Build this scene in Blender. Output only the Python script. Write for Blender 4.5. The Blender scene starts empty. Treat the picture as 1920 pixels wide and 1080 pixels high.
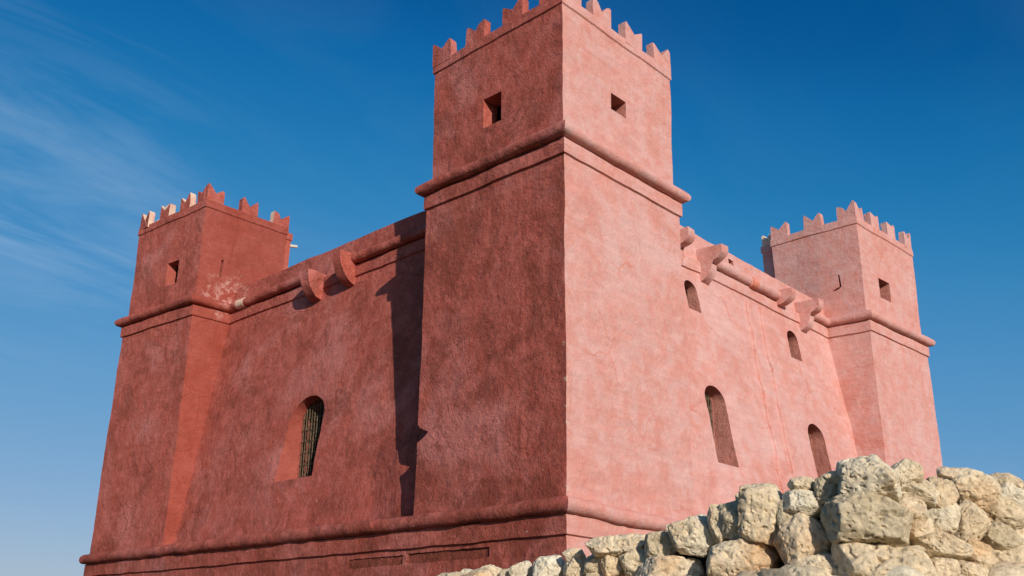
import bpy, bmesh, math, random
from mathutils import Vector, Matrix, noise
rad = math.radians
scene = bpy.context.scene
C = scene.collection

# ------------------------------------------------------------------ camera
cam_d = bpy.data.cameras.new('camera')
cam = bpy.data.objects.new('camera', cam_d); C.objects.link(cam)
F_ = Vector((0.68142737, 0.65052901, 0.3353636)); R_ = Vector((0.68680343, -0.72670596, 0.01412391)); U_ = Vector((-0.25289874, -0.22070445, 0.94198289))
m = Matrix((R_, U_, -F_)).transposed().to_4x4(); m.translation = Vector((-19.58303, -16.14722, -3.80398))
cam.matrix_world = m
cam_d.lens = 34.171; cam_d.sensor_width = 36.0
cam_d.shift_x = 0.01293; cam_d.shift_y = 0.01686
cam_d.clip_end = 20000.0
scene.camera = cam

# ------------------------------------------------------------------ sky, sun, exposure
SUN_DIR = Vector((-0.424, -0.843, 0.338)).normalized()
SUN_EL = math.asin(SUN_DIR.z); SUN_AZ = math.atan2(SUN_DIR.x, SUN_DIR.y)
world = bpy.data.worlds.new('World'); scene.world = world; world.use_nodes = True
wt = world.node_tree; wt.nodes.clear()
def wn(t, **k):
    n = wt.nodes.new(t)
    for a, b in k.items(): setattr(n, a, b)
    return n
sky = wn('ShaderNodeTexSky', sky_type='NISHITA', sun_disc=False)
sky.sun_elevation = SUN_EL; sky.sun_rotation = SUN_AZ % (2 * math.pi)
sky.altitude = 0; sky.air_density = 1.0; sky.dust_density = 0.6; sky.ozone_density = 2.0
SKY_STR = 0.075
# clear, deeply blue air: a response curve on the sky's own radiance
s_in = wn('ShaderNodeVectorMath', operation='SCALE'); s_in.inputs['Scale'].default_value = SKY_STR; wt.links.new(sky.outputs[0], s_in.inputs[0])
crv = wn('ShaderNodeRGBCurve'); crv.mapping.use_clip = False
for ci, pts_ in enumerate(([(0, 0), (.064, .0015), (.090, .014), (.14, .070), (.38, .29), (1, .8)], [(0, 0), (.111, .087), (.14, .15), (.212, .25), (.546, .455), (1, .8)], [(0, 0), (.198, .285), (.245, .40), (.361, .535), (.591, .64), (1, .9)])):
    cu = crv.mapping.curves[ci]; cu.points[0].location = pts_[0]; cu.points[1].location = pts_[-1]
    for p_ in pts_[1:-1]: cu.points.new(*p_)
crv.mapping.update(); wt.links.new(s_in.outputs[0], crv.inputs['Color'])
hsv = wn('ShaderNodeVectorMath', operation='SCALE'); hsv.inputs['Scale'].default_value = 1 / SKY_STR; wt.links.new(crv.outputs[0], hsv.inputs[0])
# thin cirrus: noise laid on a high flat layer (direction divided by its height)
tc = wn('ShaderNodeTexCoord'); sp = wn('ShaderNodeSeparateXYZ'); wt.links.new(tc.outputs['Generated'], sp.inputs[0])
def wm(op, a, b=None, clamp=False):
    n = wn('ShaderNodeMath', operation=op); n.use_clamp = clamp
    for i, v in enumerate((a, b)):
        if v is None: continue
        if hasattr(v, 'links'): wt.links.new(v, n.inputs[i])
        else: n.inputs[i].default_value = v
    return n.outputs[0]
hz = wm('ADD', wm('MAXIMUM', sp.outputs[2], 0.0), 0.12)
cx = wm('DIVIDE', sp.outputs[0], hz); cy = wm('DIVIDE', sp.outputs[1], hz)
cb = wn('ShaderNodeCombineXYZ'); wt.links.new(cx, cb.inputs[0]); wt.links.new(cy, cb.inputs[1])
mp = wn('ShaderNodeMapping'); mp.inputs['Rotation'].default_value = (0, 0, rad(-25)); mp.inputs['Scale'].default_value = (0.55, 1.5, 1)
wt.links.new(cb.outputs[0], mp.inputs[0])
n1 = wn('ShaderNodeTexNoise'); n1.inputs['Scale'].default_value = 2.4; n1.inputs['Detail'].default_value = 12; n1.inputs['Roughness'].default_value = 0.62; n1.inputs['Distortion'].default_value = 0.7
wt.links.new(mp.outputs[0], n1.inputs['Vector'])
n2 = wn('ShaderNodeTexNoise'); n2.inputs['Scale'].default_value = 0.45; n2.inputs['Detail'].default_value = 3
wt.links.new(mp.outputs[0], n2.inputs['Vector'])
dt = wn('ShaderNodeVectorMath', operation='DOT_PRODUCT'); wt.links.new(tc.outputs['Generated'], dt.inputs[0])
CL_DIR = Vector((0.245, 0.86, 0.39)).normalized(); dt.inputs[1].default_value = CL_DIR
mr = wn('ShaderNodeMapRange'); mr.interpolation_type = 'SMOOTHSTEP'; wt.links.new(dt.outputs['Value'], mr.inputs[0])
mr.inputs[1].default_value = 0.972; mr.inputs[2].default_value = 0.998
c1 = wn('ShaderNodeMapRange'); wt.links.new(n1.outputs[0], c1.inputs[0]); c1.inputs[1].default_value = 0.42; c1.inputs[2].default_value = 0.72
c2 = wn('ShaderNodeMapRange'); wt.links.new(n2.outputs[0], c2.inputs[0]); c2.inputs[1].default_value = 0.35; c2.inputs[2].default_value = 0.65
cl = wm('MULTIPLY', wm('MULTIPLY', c1.outputs[0], c2.outputs[0]), wm('ADD', wm('MULTIPLY', mr.outputs[0], 0.56), 0.09), True)
mixc = wn('ShaderNodeMix', data_type='RGBA'); wt.links.new(cl, mixc.inputs[0]); wt.links.new(hsv.outputs[0], mixc.inputs[6]); mixc.inputs[7].default_value = (5.6, 7.6, 10.2, 1)
bg = wn('ShaderNodeBackground'); bg.inputs[1].default_value = SKY_STR
wt.links.new(mixc.outputs[2], bg.inputs[0])
wo = wn('ShaderNodeOutputWorld'); wt.links.new(bg.outputs[0], wo.inputs[0])

sun_d = bpy.data.lights.new('sun', 'SUN'); sun_d.energy = 4.4; sun_d.angle = rad(0.5); sun_d.color = (1.0, 0.92, 0.82)
sun = bpy.data.objects.new('sun', sun_d); C.objects.link(sun)
sun.location = SUN_DIR * 60; sun.rotation_euler = SUN_DIR.to_track_quat('Z', 'Y').to_euler()

scene.view_settings.view_transform = 'Standard'; scene.view_settings.look = 'None'
scene.view_settings.exposure = 0.0; scene.view_settings.gamma = 1.0; scene.view_settings.use_curve_mapping = False

# ------------------------------------------------------------------ materials
class NT:
    def __init__(s, name):
        s.m = bpy.data.materials.new(name); s.m.use_nodes = True; s.t = s.m.node_tree; s.t.nodes.clear()
        s.out = s.n('ShaderNodeOutputMaterial'); s.b = s.n('ShaderNodeBsdfPrincipled'); s.l(s.b.outputs[0], s.out.inputs[0])
        s.pos = s.n('ShaderNodeNewGeometry').outputs['Position']
    def n(s, t, **k):
        n = s.t.nodes.new(t)
        for a, b in k.items(): setattr(n, a, b)
        return n
    def l(s, a, b): s.t.links.new(a, b)
    def noise(s, scale, detail=5, rough=.55, stretch=(1, 1, 1), dist=0, off=(0, 0, 0)):
        mp = s.n('ShaderNodeMapping'); mp.inputs['Scale'].default_value = stretch; mp.inputs['Location'].default_value = off; s.l(s.pos, mp.inputs[0])
        n = s.n('ShaderNodeTexNoise'); s.l(mp.outputs[0], n.inputs['Vector'])
        n.inputs['Scale'].default_value = scale; n.inputs['Detail'].default_value = detail; n.inputs['Roughness'].default_value = rough; n.inputs['Distortion'].default_value = dist
        return n.outputs[0]
    def ramp(s, v, a, b, lo=0., hi=1.):
        n = s.n('ShaderNodeMapRange'); s.l(v, n.inputs[0])
        for i, x in zip((1, 2, 3, 4), (a, b, lo, hi)): n.inputs[i].default_value = x
        return n.outputs[0]
    def mix(s, f, a, b, mode='MIX'):
        n = s.n('ShaderNodeMix', data_type='RGBA'); n.blend_type = mode
        for i, x in ((0, f), (6, a), (7, b)):
            if hasattr(x, 'links'): s.l(x, n.inputs[i])
            else: n.inputs[i].default_value = x if i == 0 else (*x, 1)
        return n.outputs[2]
    def math(s, op, a, b):
        n = s.n('ShaderNodeMath', operation=op)
        for i, x in enumerate((a, b)):
            if hasattr(x, 'links'): s.l(x, n.inputs[i])
            else: n.inputs[i].default_value = x
        return n.outputs[0]
    def bump(s, h, dist, strength=1., prev=None):
        n = s.n('ShaderNodeBump'); n.inputs['Distance'].default_value = dist; n.inputs['Strength'].default_value = strength; s.l(h, n.inputs['Height'])
        if prev: s.l(prev, n.inputs['Normal'])
        return n.outputs[0]
    def done(s, col, rough, nrm=None):
        if hasattr(col, 'links'): s.l(col, s.b.inputs['Base Color'])
        else: s.b.inputs['Base Color'].default_value = (*col, 1)
        if hasattr(rough, 'links'): s.l(rough, s.b.inputs['Roughness'])
        else: s.b.inputs['Roughness'].default_value = rough
        s.b.inputs['Specular IOR Level'].default_value = 0.2
        if nrm: s.l(nrm, s.b.inputs['Normal'])
        return s.m

def plaster(name, main, deep, pale, stain, mott, stain_amt, pale_amt, bumpk, worn=None, near=0.):
    t = NT(name)
    big = t.noise(.32, 6, .6, dist=.4); mid = t.noise(1.9, 9, .68, off=(3, 7, 1), dist=.4); fine = t.noise(9, 7, .75); streak = t.noise(1.8, 6, .6, (1, 1, .28), .5, (9, 2, 5))
    col = t.mix(t.ramp(mid, .38, .60), main, deep)
    col = t.mix(t.math('MULTIPLY', t.ramp(big, .50, .64), pale_amt), col, pale)
    st = t.noise(.50, 8, .72, off=(17, 5, 11), dist=.7)
    amt = stain_amt
    if near:   # rising dirt on the turret nearest the path
        sv = t.n('ShaderNodeVectorMath', operation='DISTANCE'); t.l(t.pos, sv.inputs[0]); sv.inputs[1].default_value = (0, 2.5, 5)
        amt = t.ramp(sv.outputs['Value'], 4.5, 9, stain_amt + near, stain_amt)
        st = t.math('ADD', st, t.ramp(sv.outputs['Value'], 4.5, 9, .05, 0))
    col = t.mix(t.math('MULTIPLY', t.ramp(st, .51, .60), amt), col, stain)
    col = t.mix(t.math('MULTIPLY', t.ramp(streak, .56, .72), .35), col, deep)
    # rain streaks under the roll mouldings, rising dirt at the foot
    sz = t.n('ShaderNodeSeparateXYZ'); t.l(t.pos, sz.inputs[0]); z_ = sz.outputs[2]
    band = t.math('ADD', t.math('MULTIPLY', t.ramp(z_, 7.2, 10.0), t.ramp(z_, 10.0, 10.02, 1, 0)), t.math('MULTIPLY', t.ramp(z_, 13.6, 15.3), t.ramp(z_, 15.3, 15.32, 1, 0)))
    foot = t.ramp(z_, 0., 1.6, .8, 0)
    drip = t.ramp(t.noise(3.2, 5, .6, (1, 1, .06), .2, (4, 4, 4)), .52, .68)
    col = t.mix(t.math('MULTIPLY', t.math('MULTIPLY', drip, band), .6), col, deep)
    col = t.mix(t.math('MULTIPLY', t.math('MULTIPLY', t.ramp(t.noise(1.4, 7, .7, off=(7, 1, 2)), .42, .58), foot), .6), col, stain)
    # brushed limewash: faint level strokes
    br = t.ramp(t.noise(2.6, 6, .65, (.35, .35, 2.2), .3, (14, 3, 8)), .35, .65, .93, 1.06)
    # hairline cracks, only here and there
    wv = t.n('ShaderNodeTexNoise'); t.l(t.pos, wv.inputs['Vector']); wv.inputs['Scale'].default_value = 1.5; wv.inputs['Detail'].default_value = 5
    av = t.n('ShaderNodeMixRGB'); av.blend_type = 'ADD'; av.inputs[0].default_value = .55; t.l(t.pos, av.inputs[1]); t.l(wv.outputs['Color'], av.inputs[2])
    ck = t.n('ShaderNodeTexVoronoi', feature='DISTANCE_TO_EDGE'); ck.inputs['Scale'].default_value = .42; t.l(av.outputs[0], ck.inputs['Vector'])
    crack = t.math('MULTIPLY', t.ramp(ck.outputs['Distance'], .004, .012, 1, 0), t.ramp(t.noise(.45, 3, .5, off=(12, 9, 1)), .50, .58))
    col = t.mix(t.math('MULTIPLY', crack, .65), col, stain)
    # dark weathered pocks and pale lime bloom
    pock = t.noise(4.2, 8, .75, off=(41, 3, 17), dist=.8)
    col = t.mix(t.math('MULTIPLY', t.ramp(pock, .56, .64), stain_amt * .55), col, stain)
    vein = t.noise(3.0, 9, .75, off=(31, 3, 7), dist=1.2)
    col = t.mix(t.math('MULTIPLY', t.ramp(vein, .57, .70), pale_amt * .9), col, pale)
    sp_ = t.ramp(t.noise(24, 4, .7), .3, .7, 1 - mott, 1 + mott * .7)
    sp2 = t.ramp(fine, .3, .7, 1 - mott, 1 + mott * .7)
    k = t.math('MULTIPLY', t.math('MULTIPLY', sp_, sp2), br)
    cb = t.n('ShaderNodeCombineXYZ')
    for i in range(3): t.l(k, cb.inputs[i])
    n = t.n('ShaderNodeMix', data_type='RGBA'); n.blend_type = 'MULTIPLY'; n.inputs[0].default_value = 1; t.l(col, n.inputs[6]); t.l(cb.outputs[0], n.inputs[7])
    col = n.outputs[2]
    if worn:   # flecks where the paint has gone and the limestone shows; knocks along the near corner; an unpainted repair
        fl = t.noise(5.5, 4, .6, off=(1, 44, 8)); col = t.mix(t.math('MULTIPLY', t.ramp(fl, .71, .735), .6), col, worn)
        sx = t.n('ShaderNodeVectorMath', operation='MULTIPLY'); t.l(t.pos, sx.inputs[0]); sx.inputs[1].default_value = (1, 1, 0)
        ln = t.n('ShaderNodeVectorMath', operation='LENGTH'); t.l(sx.outputs[0], ln.inputs[0])
        kn = t.math('MULTIPLY', t.ramp(ln.outputs['Value'], .05, .14, 1, 0), t.ramp(t.noise(2.3, 6, .7, off=(6, 6, 6)), .60, .64))
        col = t.mix(t.math('MULTIPLY', kn, .75), col, worn)
        for pc, rr in (((1.9, 21.6, 11.3), 1.15),):
            d_ = t.n('ShaderNodeVectorMath', operation='DISTANCE'); t.l(t.pos, d_.inputs[0]); d_.inputs[1].default_value = pc
            col = t.mix(t.math('MULTIPLY', t.math('MULTIPLY', t.ramp(t.math('ADD', d_.outputs['Value'], t.ramp(t.noise(1.6, 4, .6, off=(5, 2, 9)), .3, .7, -.7, .7)), rr * .35, rr, 1, 0), t.ramp(t.noise(2.6, 8, .75, off=(2, 2, 9)), .46, .54)), .6), col, (.62, .36, .30))
    b1 = t.bump(t.noise(1.1, 6, .6, off=(8, 8, 2)), .10 * bumpk)
    b2 = t.bump(t.noise(4.5, 7, .7, off=(2, 8, 8)), .055 * bumpk, prev=b1)
    v = t.n('ShaderNodeTexVoronoi'); v.inputs['Scale'].default_value = 8; v.inputs['Randomness'].default_value = 1; t.l(t.pos, v.inputs['Vector'])
    b3 = t.bump(t.ramp(v.outputs[0], .03, .25), .022 * bumpk, .7, b2)
    b4 = t.bump(t.noise(26, 6, .75), .016 * bumpk, prev=b3)
    return t.done(col, .92, b4)

M = {}
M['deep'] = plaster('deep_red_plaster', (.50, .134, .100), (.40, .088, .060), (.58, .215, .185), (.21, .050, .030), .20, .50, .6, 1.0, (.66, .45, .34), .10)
M['rich'] = plaster('rust_red_plaster', (.345, .084, .060), (.30, .064, .044), (.42, .125, .10), (.24, .045, .025), .10, .35, .3, .8, (.66, .45, .34))
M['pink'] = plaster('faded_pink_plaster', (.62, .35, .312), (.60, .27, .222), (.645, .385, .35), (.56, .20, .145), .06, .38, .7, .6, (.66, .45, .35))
M['reveal_pink'] = plaster('reveal_pink_plaster', (.56, .235, .185), (.50, .19, .145), (.60, .29, .24), (.42, .15, .11), .07, .4, .5, .9)  # deeper, redder pink on the cut faces of the openings
M['brown'] = plaster('exposed_brown_render', (.34, .088, .058), (.26, .06, .038), (.42, .14, .10), (.16, .04, .02), .22, .6, .3, 1.6)
M['salmon'] = plaster('fresh_salmon_plaster', (.68, .25, .17), (.64, .22, .15), (.70, .3, .22), (.6, .2, .14), .05, .2, .3, .5)
def limestone(name, a, b, c, grey, scale=1., bumpk=1.):
    t = NT(name)
    oi = t.n('ShaderNodeObjectInfo')
    n1_ = t.noise(2.2 * scale, 7, .65); n2_ = t.noise(6 * scale, 7, .7, off=(5, 9, 2)); n3_ = t.noise(1.1 * scale, 4, .5, off=(22, 1, 4))
    col = t.mix(t.ramp(n1_, .35, .65), a, b)
    col = t.mix(t.math('MULTIPLY', t.ramp(n3_, .50, .62), .8), col, c)
    col = t.mix(t.math('MULTIPLY', t.ramp(n2_, .56, .72), .4), col, grey)
    n = t.n('ShaderNodeMix', data_type='RGBA'); n.blend_type = 'MULTIPLY'; n.inputs[0].default_value = 1
    cb = t.n('ShaderNodeCombineXYZ'); k = t.ramp(t.noise(18, 6, .75), .32, .68, .6, 1.22)
    for i in range(3): t.l(k, cb.inputs[i])
    t.l(col, n.inputs[6]); t.l(cb.outputs[0], n.inputs[7])
    b1 = t.bump(t.noise(8, 10, .75, dist=.5), .035 * bumpk)
    v = t.n('ShaderNodeTexVoronoi'); v.inputs['Scale'].default_value = 13; t.l(t.pos, v.inputs['Vector'])
    b2 = t.bump(t.ramp(v.outputs[0], 0, .4), .016 * bumpk, 1., b1)
    b3 = t.bump(t.noise(45, 5, .75), .008 * bumpk, prev=b2)
    return t.done(n.outputs[2], .95, b3)
M['stone0'] = limestone('cream_limestone', (.85, .70, .48), (.74, .58, .37), (.76, .48, .25), (.46, .41, .31))
M['stone1'] = limestone('ochre_limestone', (.82, .65, .43), (.84, .70, .50), (.74, .42, .19), (.50, .42, .28))
M['stone2'] = limestone('grey_limestone', (.70, .58, .39), (.60, .49, .32), (.60, .47, .29), (.36, .33, .25))
M['stone3'] = limestone('pale_limestone', (.89, .80, .61), (.82, .70, .50), (.74, .56, .34), (.52, .49, .40))
M['cut'] = limestone('bare_merlon_limestone', (.78, .62, .46), (.70, .48, .36), (.70, .36, .27), (.56, .36, .28), 1, .3)
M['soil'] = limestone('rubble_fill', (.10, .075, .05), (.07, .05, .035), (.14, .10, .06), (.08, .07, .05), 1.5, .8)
M['ground'] = limestone('scrubby_ground', (.14, .115, .07), (.10, .095, .05), (.07, .08, .035), (.20, .165, .115), .6, 1)
t = NT('rusty_iron'); M['iron'] = t.done(t.mix(t.ramp(t.noise(14, 5), .4, .6), (.15, .115, .07), (.06, .04, .025)), .8)
t = NT('painted_interior_shade'); M['dark'] = t.done(t.mix(t.ramp(t.noise(3, 5), .4, .6), (.10, .05, .04), (.06, .03, .025)), .95)  # shade of the unlit rooms behind the windows, painted as a dark colour
t = NT('dull_pipe'); M['pipe'] = t.done((.62, .55, .44), .7)

# ------------------------------------------------------------------ helpers
def link(o, parent=None):
    C.objects.link(o)
    if parent:
        o.parent = parent; o.matrix_parent_inverse = parent_world(parent).inverted()
    return o
def parent_world(p):
    m_ = Matrix.Translation(p.location)
    return parent_world(p.parent) @ p.matrix_parent_inverse @ m_ if p.parent else m_
def nvec(p, f, a, seed=0.):
    q = Vector((p.x * f + seed, p.y * f + 3.1, p.z * f + 7.7))
    return noise.noise_vector(q) * a
def wobble(bm, big=.03, small=.012, f1=.55, f2=2.6):
    for v in bm.verts:
        p = v.co.copy(); v.co += nvec(p, f1, big) + nvec(p, f2, small, 50)
def finish(name, bm, mats, parent=None, pick=None, sharp=32):
    bmesh.ops.recalc_face_normals(bm, faces=bm.faces)
    me = bpy.data.meshes.new(name); bm.to_mesh(me); bm.free()
    for m_ in mats: me.materials.append(m_)
    if pick:
        for p in me.polygons: p.material_index = pick(p.center, p.normal)
    for p in me.polygons: p.use_smooth = True
    me.set_sharp_from_angle(angle=rad(sharp))
    return link(bpy.data.objects.new(name, me), parent)
def offset_poly(P_, d):
    n = len(P_); out = []
    for i in range(n):
        a, b, c = Vector(P_[i - 1]), Vector(P_[i]), Vector(P_[(i + 1) % n])
        e1 = (b - a).normalized(); e2 = (c - b).normalized()
        n1_ = Vector((e1.y, -e1.x)); n2_ = Vector((e2.y, -e2.x))
        mt = (n1_ + n2_); mt = mt / max(.2, mt.dot(n1_))
        out.append(b + mt * d)
    return out
def ccw(P_):
    a = sum(P_[i - 1][0] * P_[i][1] - P_[i][0] * P_[i - 1][1] for i in range(len(P_)))
    return P_ if a > 0 else P_[::-1]
def loft(poly, levels, res=.25, zres=.25, cap=True, bm=None):
    """poly: plan corners; levels: (z, outward offset). Every edge and every height step is subdivided."""
    poly = ccw(poly); bm = bm or bmesh.new()
    segs = [max(1, round((Vector(poly[(i + 1) % len(poly)]) - Vector(poly[i])).length / res)) for i in range(len(poly))]
    L = [levels[0]]
    for a, b in zip(levels, levels[1:]):
        n = max(1, round(max(abs(b[0] - a[0]), abs(b[1] - a[1])) / zres))
        for k in range(1, n + 1): L.append((a[0] + (b[0] - a[0]) * k / n, a[1] + (b[1] - a[1]) * k / n))
    rings = []
    for z, d in L:
        Q = offset_poly(poly, d); ring = []
        for i in range(len(Q)):
            a, b = Q[i], Q[(i + 1) % len(Q)]
            for k in range(segs[i]):
                p = a.lerp(b, k / segs[i]); ring.append(bm.verts.new((p.x, p.y, z)))
        rings.append(ring)
    for r0, r1 in zip(rings, rings[1:]):
        for i in range(len(r0)):
            j = (i + 1) % len(r0); bm.faces.new((r0[i], r0[j], r1[j], r1[i]))
    if cap:
        bm.faces.new(rings[0][::-1]); bm.faces.new(rings[-1])
    return bm
def sweep(profile, p0, p1, up=(0, 0, 1), out=(1, 0, 0), res=.25, pres=.25, bm=None, caps=True):
    """closed profile in (out, up) coordinates, pushed straight from p0 to p1"""
    bm = bm or bmesh.new(); p0 = Vector(p0); p1 = Vector(p1); up = Vector(up); out = Vector(out)
    pr = []
    for i in range(len(profile)):
        a = Vector(profile[i]); b = Vector(profile[(i + 1) % len(profile)])
        n = max(1, min(80, round((b - a).length / pres)))
        pr += [a.lerp(b, k / n) for k in range(n)]
    n = max(1, round((p1 - p0).length / res)); rings = []
    for k in range(n + 1):
        o = p0.lerp(p1, k / n); rings.append([bm.verts.new(o + out * q.x + up * q.y) for q in pr])
    for r0, r1 in zip(rings, rings[1:]):
        for i in range(len(r0)):
            j = (i + 1) % len(r0); bm.faces.new((r0[i], r0[j], r1[j], r1[i]))
    if caps: bm.faces.new(rings[0][::-1]); bm.faces.new(rings[-1])
    return bm
def prism(pts_a, pts_b, bm=None):
    """two matching rings of 3-D points joined into a closed solid"""
    bm = bm or bmesh.new()
    A = [bm.verts.new(p) for p in pts_a]; B = [bm.verts.new(p) for p in pts_b]; n = len(A)
    for i in range(n):
        j = (i + 1) % n; bm.faces.new((A[i], A[j], B[j], B[i]))
    bm.faces.new(A[::-1]); bm.faces.new(B)
    return bm
def box(lo, hi, bm=None):
    (a, b, c), (d, e, f) = lo, hi
    return prism([(a, b, c), (d, b, c), (d, e, c), (a, e, c)], [(a, b, f), (d, b, f), (d, e, f), (a, e, f)], bm)
def carve(o, cutters, mat=0):
    """real boolean openings"""
    tmp = []
    for bm in cutters:
        bmesh.ops.recalc_face_normals(bm, faces=bm.faces)
        me = bpy.data.meshes.new('cut'); bm.to_mesh(me); bm.free()
        for m_ in o.data.materials: me.materials.append(m_)
        for p_ in me.polygons: p_.material_index = mat
        c = bpy.data.objects.new('cut', me); C.objects.link(c); tmp.append(c)
        md = o.modifiers.new('b', 'BOOLEAN'); md.operation = 'DIFFERENCE'; md.solver = 'EXACT'; md.object = c
    bpy.context.view_layer.update()
    dg = bpy.context.evaluated_depsgraph_get()
    me = bpy.data.meshes.new_from_object(o.evaluated_get(dg))
    o.modifiers.clear(); old = o.data; o.data = me; me.name = old.name
    for c in tmp: bpy.data.objects.remove(c)
    me.set_sharp_from_angle(angle=rad(32))
def arch(y0, y1, z0, z1, n=10, rise=None):
    """arched outline in (across, up)"""
    r = (y1 - y0) / 2; rise = rise or r * .8; cxx = (y0 + y1) / 2
    return [(y0, z0), (y1, z0)] + [(cxx + r * math.cos(math.pi * k / n), z1 - rise + rise * math.sin(math.pi * k / n)) for k in range(n + 1)]

# ------------------------------------------------------------------ setting: ground
def ground_h(x, y):
    d = math.hypot(x - 13.8, y - 13.6)
    f = min(1, max(0, (34 - d) / 12)); f = f * f * (3 - 2 * f)
    far = max(0, d - 60)
    return -5.5 + 2.6 * f + .12 * noise.noise(Vector((x * .25, y * .25, 0))) - .012 * min(far, 400)
def make_ground():
    bm = bmesh.new()
    R = [0, 3, 6, 9, 12, 15, 17, 19, 21, 22, 23, 24, 25, 26, 27, 28, 29, 30, 31, 32, 33, 34, 35, 36, 38, 40, 44, 48, 54, 62, 75, 95, 130, 200, 400, 900, 2500, 7000]
    rings = []
    for r in R[1:]:
        rings.append([bm.verts.new((13.8 + r * math.cos(a), 13.6 + r * math.sin(a), ground_h(13.8 + r * math.cos(a), 13.6 + r * math.sin(a)))) for a in (2 * math.pi * k / 120 for k in range(120))])
    c = bm.verts.new((13.8, 13.6, ground_h(13.8, 13.6)))
    for i in range(120): bm.faces.new((c, rings[0][i], rings[0][(i + 1) % 120]))
    for r0, r1 in zip(rings, rings[1:]):
        for i in range(120):
            j = (i + 1) % 120; bm.faces.new((r0[i], r1[i], r1[j], r0[j]))
    return finish('ground', bm, [M['ground']])
g = make_ground(); g['kind'] = 'structure'

# ------------------------------------------------------------------ the fort
LX, LY, W, WL, WR, EL, ER = 27.61, 27.26, 5.98, 5.589, 5.767, .457, .361
D0, BC, ZS = 2.296, .1383, 10.0
fort = bpy.data.objects.new('fort', None); fort.location = (13.8, 13.6, -5.0); fort.empty_display_size = 2
C.objects.link(fort)
fort['label'] = 'square red and pink plastered fort with battlemented corner turrets behind the stone heap'
fort['category'] = 'fort'
bpy.context.view_layer.update()
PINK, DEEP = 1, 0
PM = [M['deep'], M['pink'], M['dark'], M['cut'], M['salmon'], M['rich'], M['reveal_pink'], M['brown']]
YL = LY - WL; XR = LX - WR
TUR = {
    'near': [(0, 0), (W + .04, 0), (W + .04, W - .04), (.02, W - .04)],
    'left': [(0, LY), (EL, YL), (2.3, YL - .12 * 2.3 + .03), (4.95, YL - .06), (4.97, YL + .42), (5.5, YL + .4), (5.6, LY)],
    'right': [(LX, 0), (LX, 5.6), (XR - .02 + .4, 5.55), (XR - .02 + .42, 4.77), (XR - .1, 4.75), (XR - .1, 2.3), (XR, ER)],
    'far': [(LX, LY), (LX - W, LY), (LX - W, LY - W), (LX, LY - W)],
}
TUR['left'][2] = (2.3, YL - .06)
# the paint has faded to pink on the right-hand side of the fort and kept its red on the left-hand side
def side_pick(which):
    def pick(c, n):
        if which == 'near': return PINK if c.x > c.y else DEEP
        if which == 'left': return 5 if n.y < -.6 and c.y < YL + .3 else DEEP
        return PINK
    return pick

def turret_body(which):
    poly = TUR[which]
    bm = loft(poly, [(-.15, 0), (ZS - .03, 0), (ZS, .075), (10.46, .075), (10.5, .0), (10.95, -.11), (15.25, -.05), (15.29, .0), (15.64, -.01), (15.66, -.30), (14.9, -.32)], .24, .24)
    wobble(bm, .035, .014)
    return finish('turret', bm, PM, fort, side_pick(which))
def cornice(which, parent, zc=10.72, r=.205, off=.11, name='cornice'):
    poly = TUR[which] if which in TUR else which
    lv = [(zc + r * math.sin(a), off + r * math.cos(a)) for a in (rad(-100 + 200 * k / 12) for k in range(13))]
    lv = [(zc - r, -.12)] + lv + [(zc + r, -.12)]
    bm = loft(poly, lv, .2, 9)
    wobble(bm, .03, .02, .8, 3)
    return bm
def merlon(origin, along, inward, w, parent, mats, cut_sides, h=.74, th=.30, name='merlon', tall0=0., tall1=0.):
    """fishtail battlement: two horns with a V between; cut ends show bare limestone"""
    o = Vector(origin); a = Vector(along).normalized(); i_ = Vector(inward).normalized(); up = Vector((0, 0, 1))
    nt = .30
    # outline subdivided so plaster edges can wander
    out = [(0, -.08), (0, .3), (.0 + .01, h * .95 + tall0), (.07, h + .03 + tall0), (w * .27, h - .13), (w * .5, h - nt), (w * .73, h - .12), (w - .08, h + .02 + tall1), (w - .01, h * .93 + tall1), (w, .3), (w, -.08)]
    A = [o + a * x + up * z for x, z in out]; B = [o + a * x + up * z + i_ * th for x, z in out]
    bm = bmesh.new(); n = len(A); rows = []
    for k in range(4):
        rows.append([bm.verts.new(A[q].lerp(B[q], k / 3)) for q in range(n)])
    for r0, r1 in zip(rows, rows[1:]):
        for q in range(n):
            j = (q + 1) % n; bm.faces.new((r0[q], r0[j], r1[j], r1[q]))
    bm.faces.new(rows[0][::-1]); bm.faces.new(rows[-1])
    bmesh.ops.triangulate(bm, faces=[f for f in bm.faces if len(f.verts) > 4])
    rnd = random.Random(int(o.x * 31 + o.y * 57) + 7)
    top_i = {2, 3, 4, 5, 6, 7, 8}; dz = {q: rnd.uniform(-.07, .05) for q in range(n)}; da = {q: rnd.uniform(-.03, .03) for q in range(n)}
    for row in rows:
        for q in top_i: row[q].co += up * dz[q] + a * da[q]
    for v in bm.verts: v.co += nvec(v.co, 1.7, .035, 11) + nvec(v.co, 6, .012, 5)
    ax = a
    def pick(c, nn):
        if cut_sides and abs(nn.dot(ax)) > .45: return 3
        if cut_sides and nn.dot(i_) > .6: return 3
        return mats
    return finish(name, bm, PM, parent, pick)
def merlon_row(p0, p1, inward, count, w, parent, mat, cut, skip=(), z=15.60):
    p0 = Vector((*p0, z)); p1 = Vector((*p1, z)); a = (p1 - p0).normalized(); Lg = (p1 - p0).length
    for k in range(count):
        if k in skip: continue
        s = (Lg - w) * k / (count - 1)
        ww = w * (1 + .07 * math.sin(k * 5.3 + Lg)); h = .72 + .04 * math.sin(k * 3.1 + p0.x)
        merlon(p0 + a * s, a, inward, ww, parent, mat, cut, h)

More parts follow.
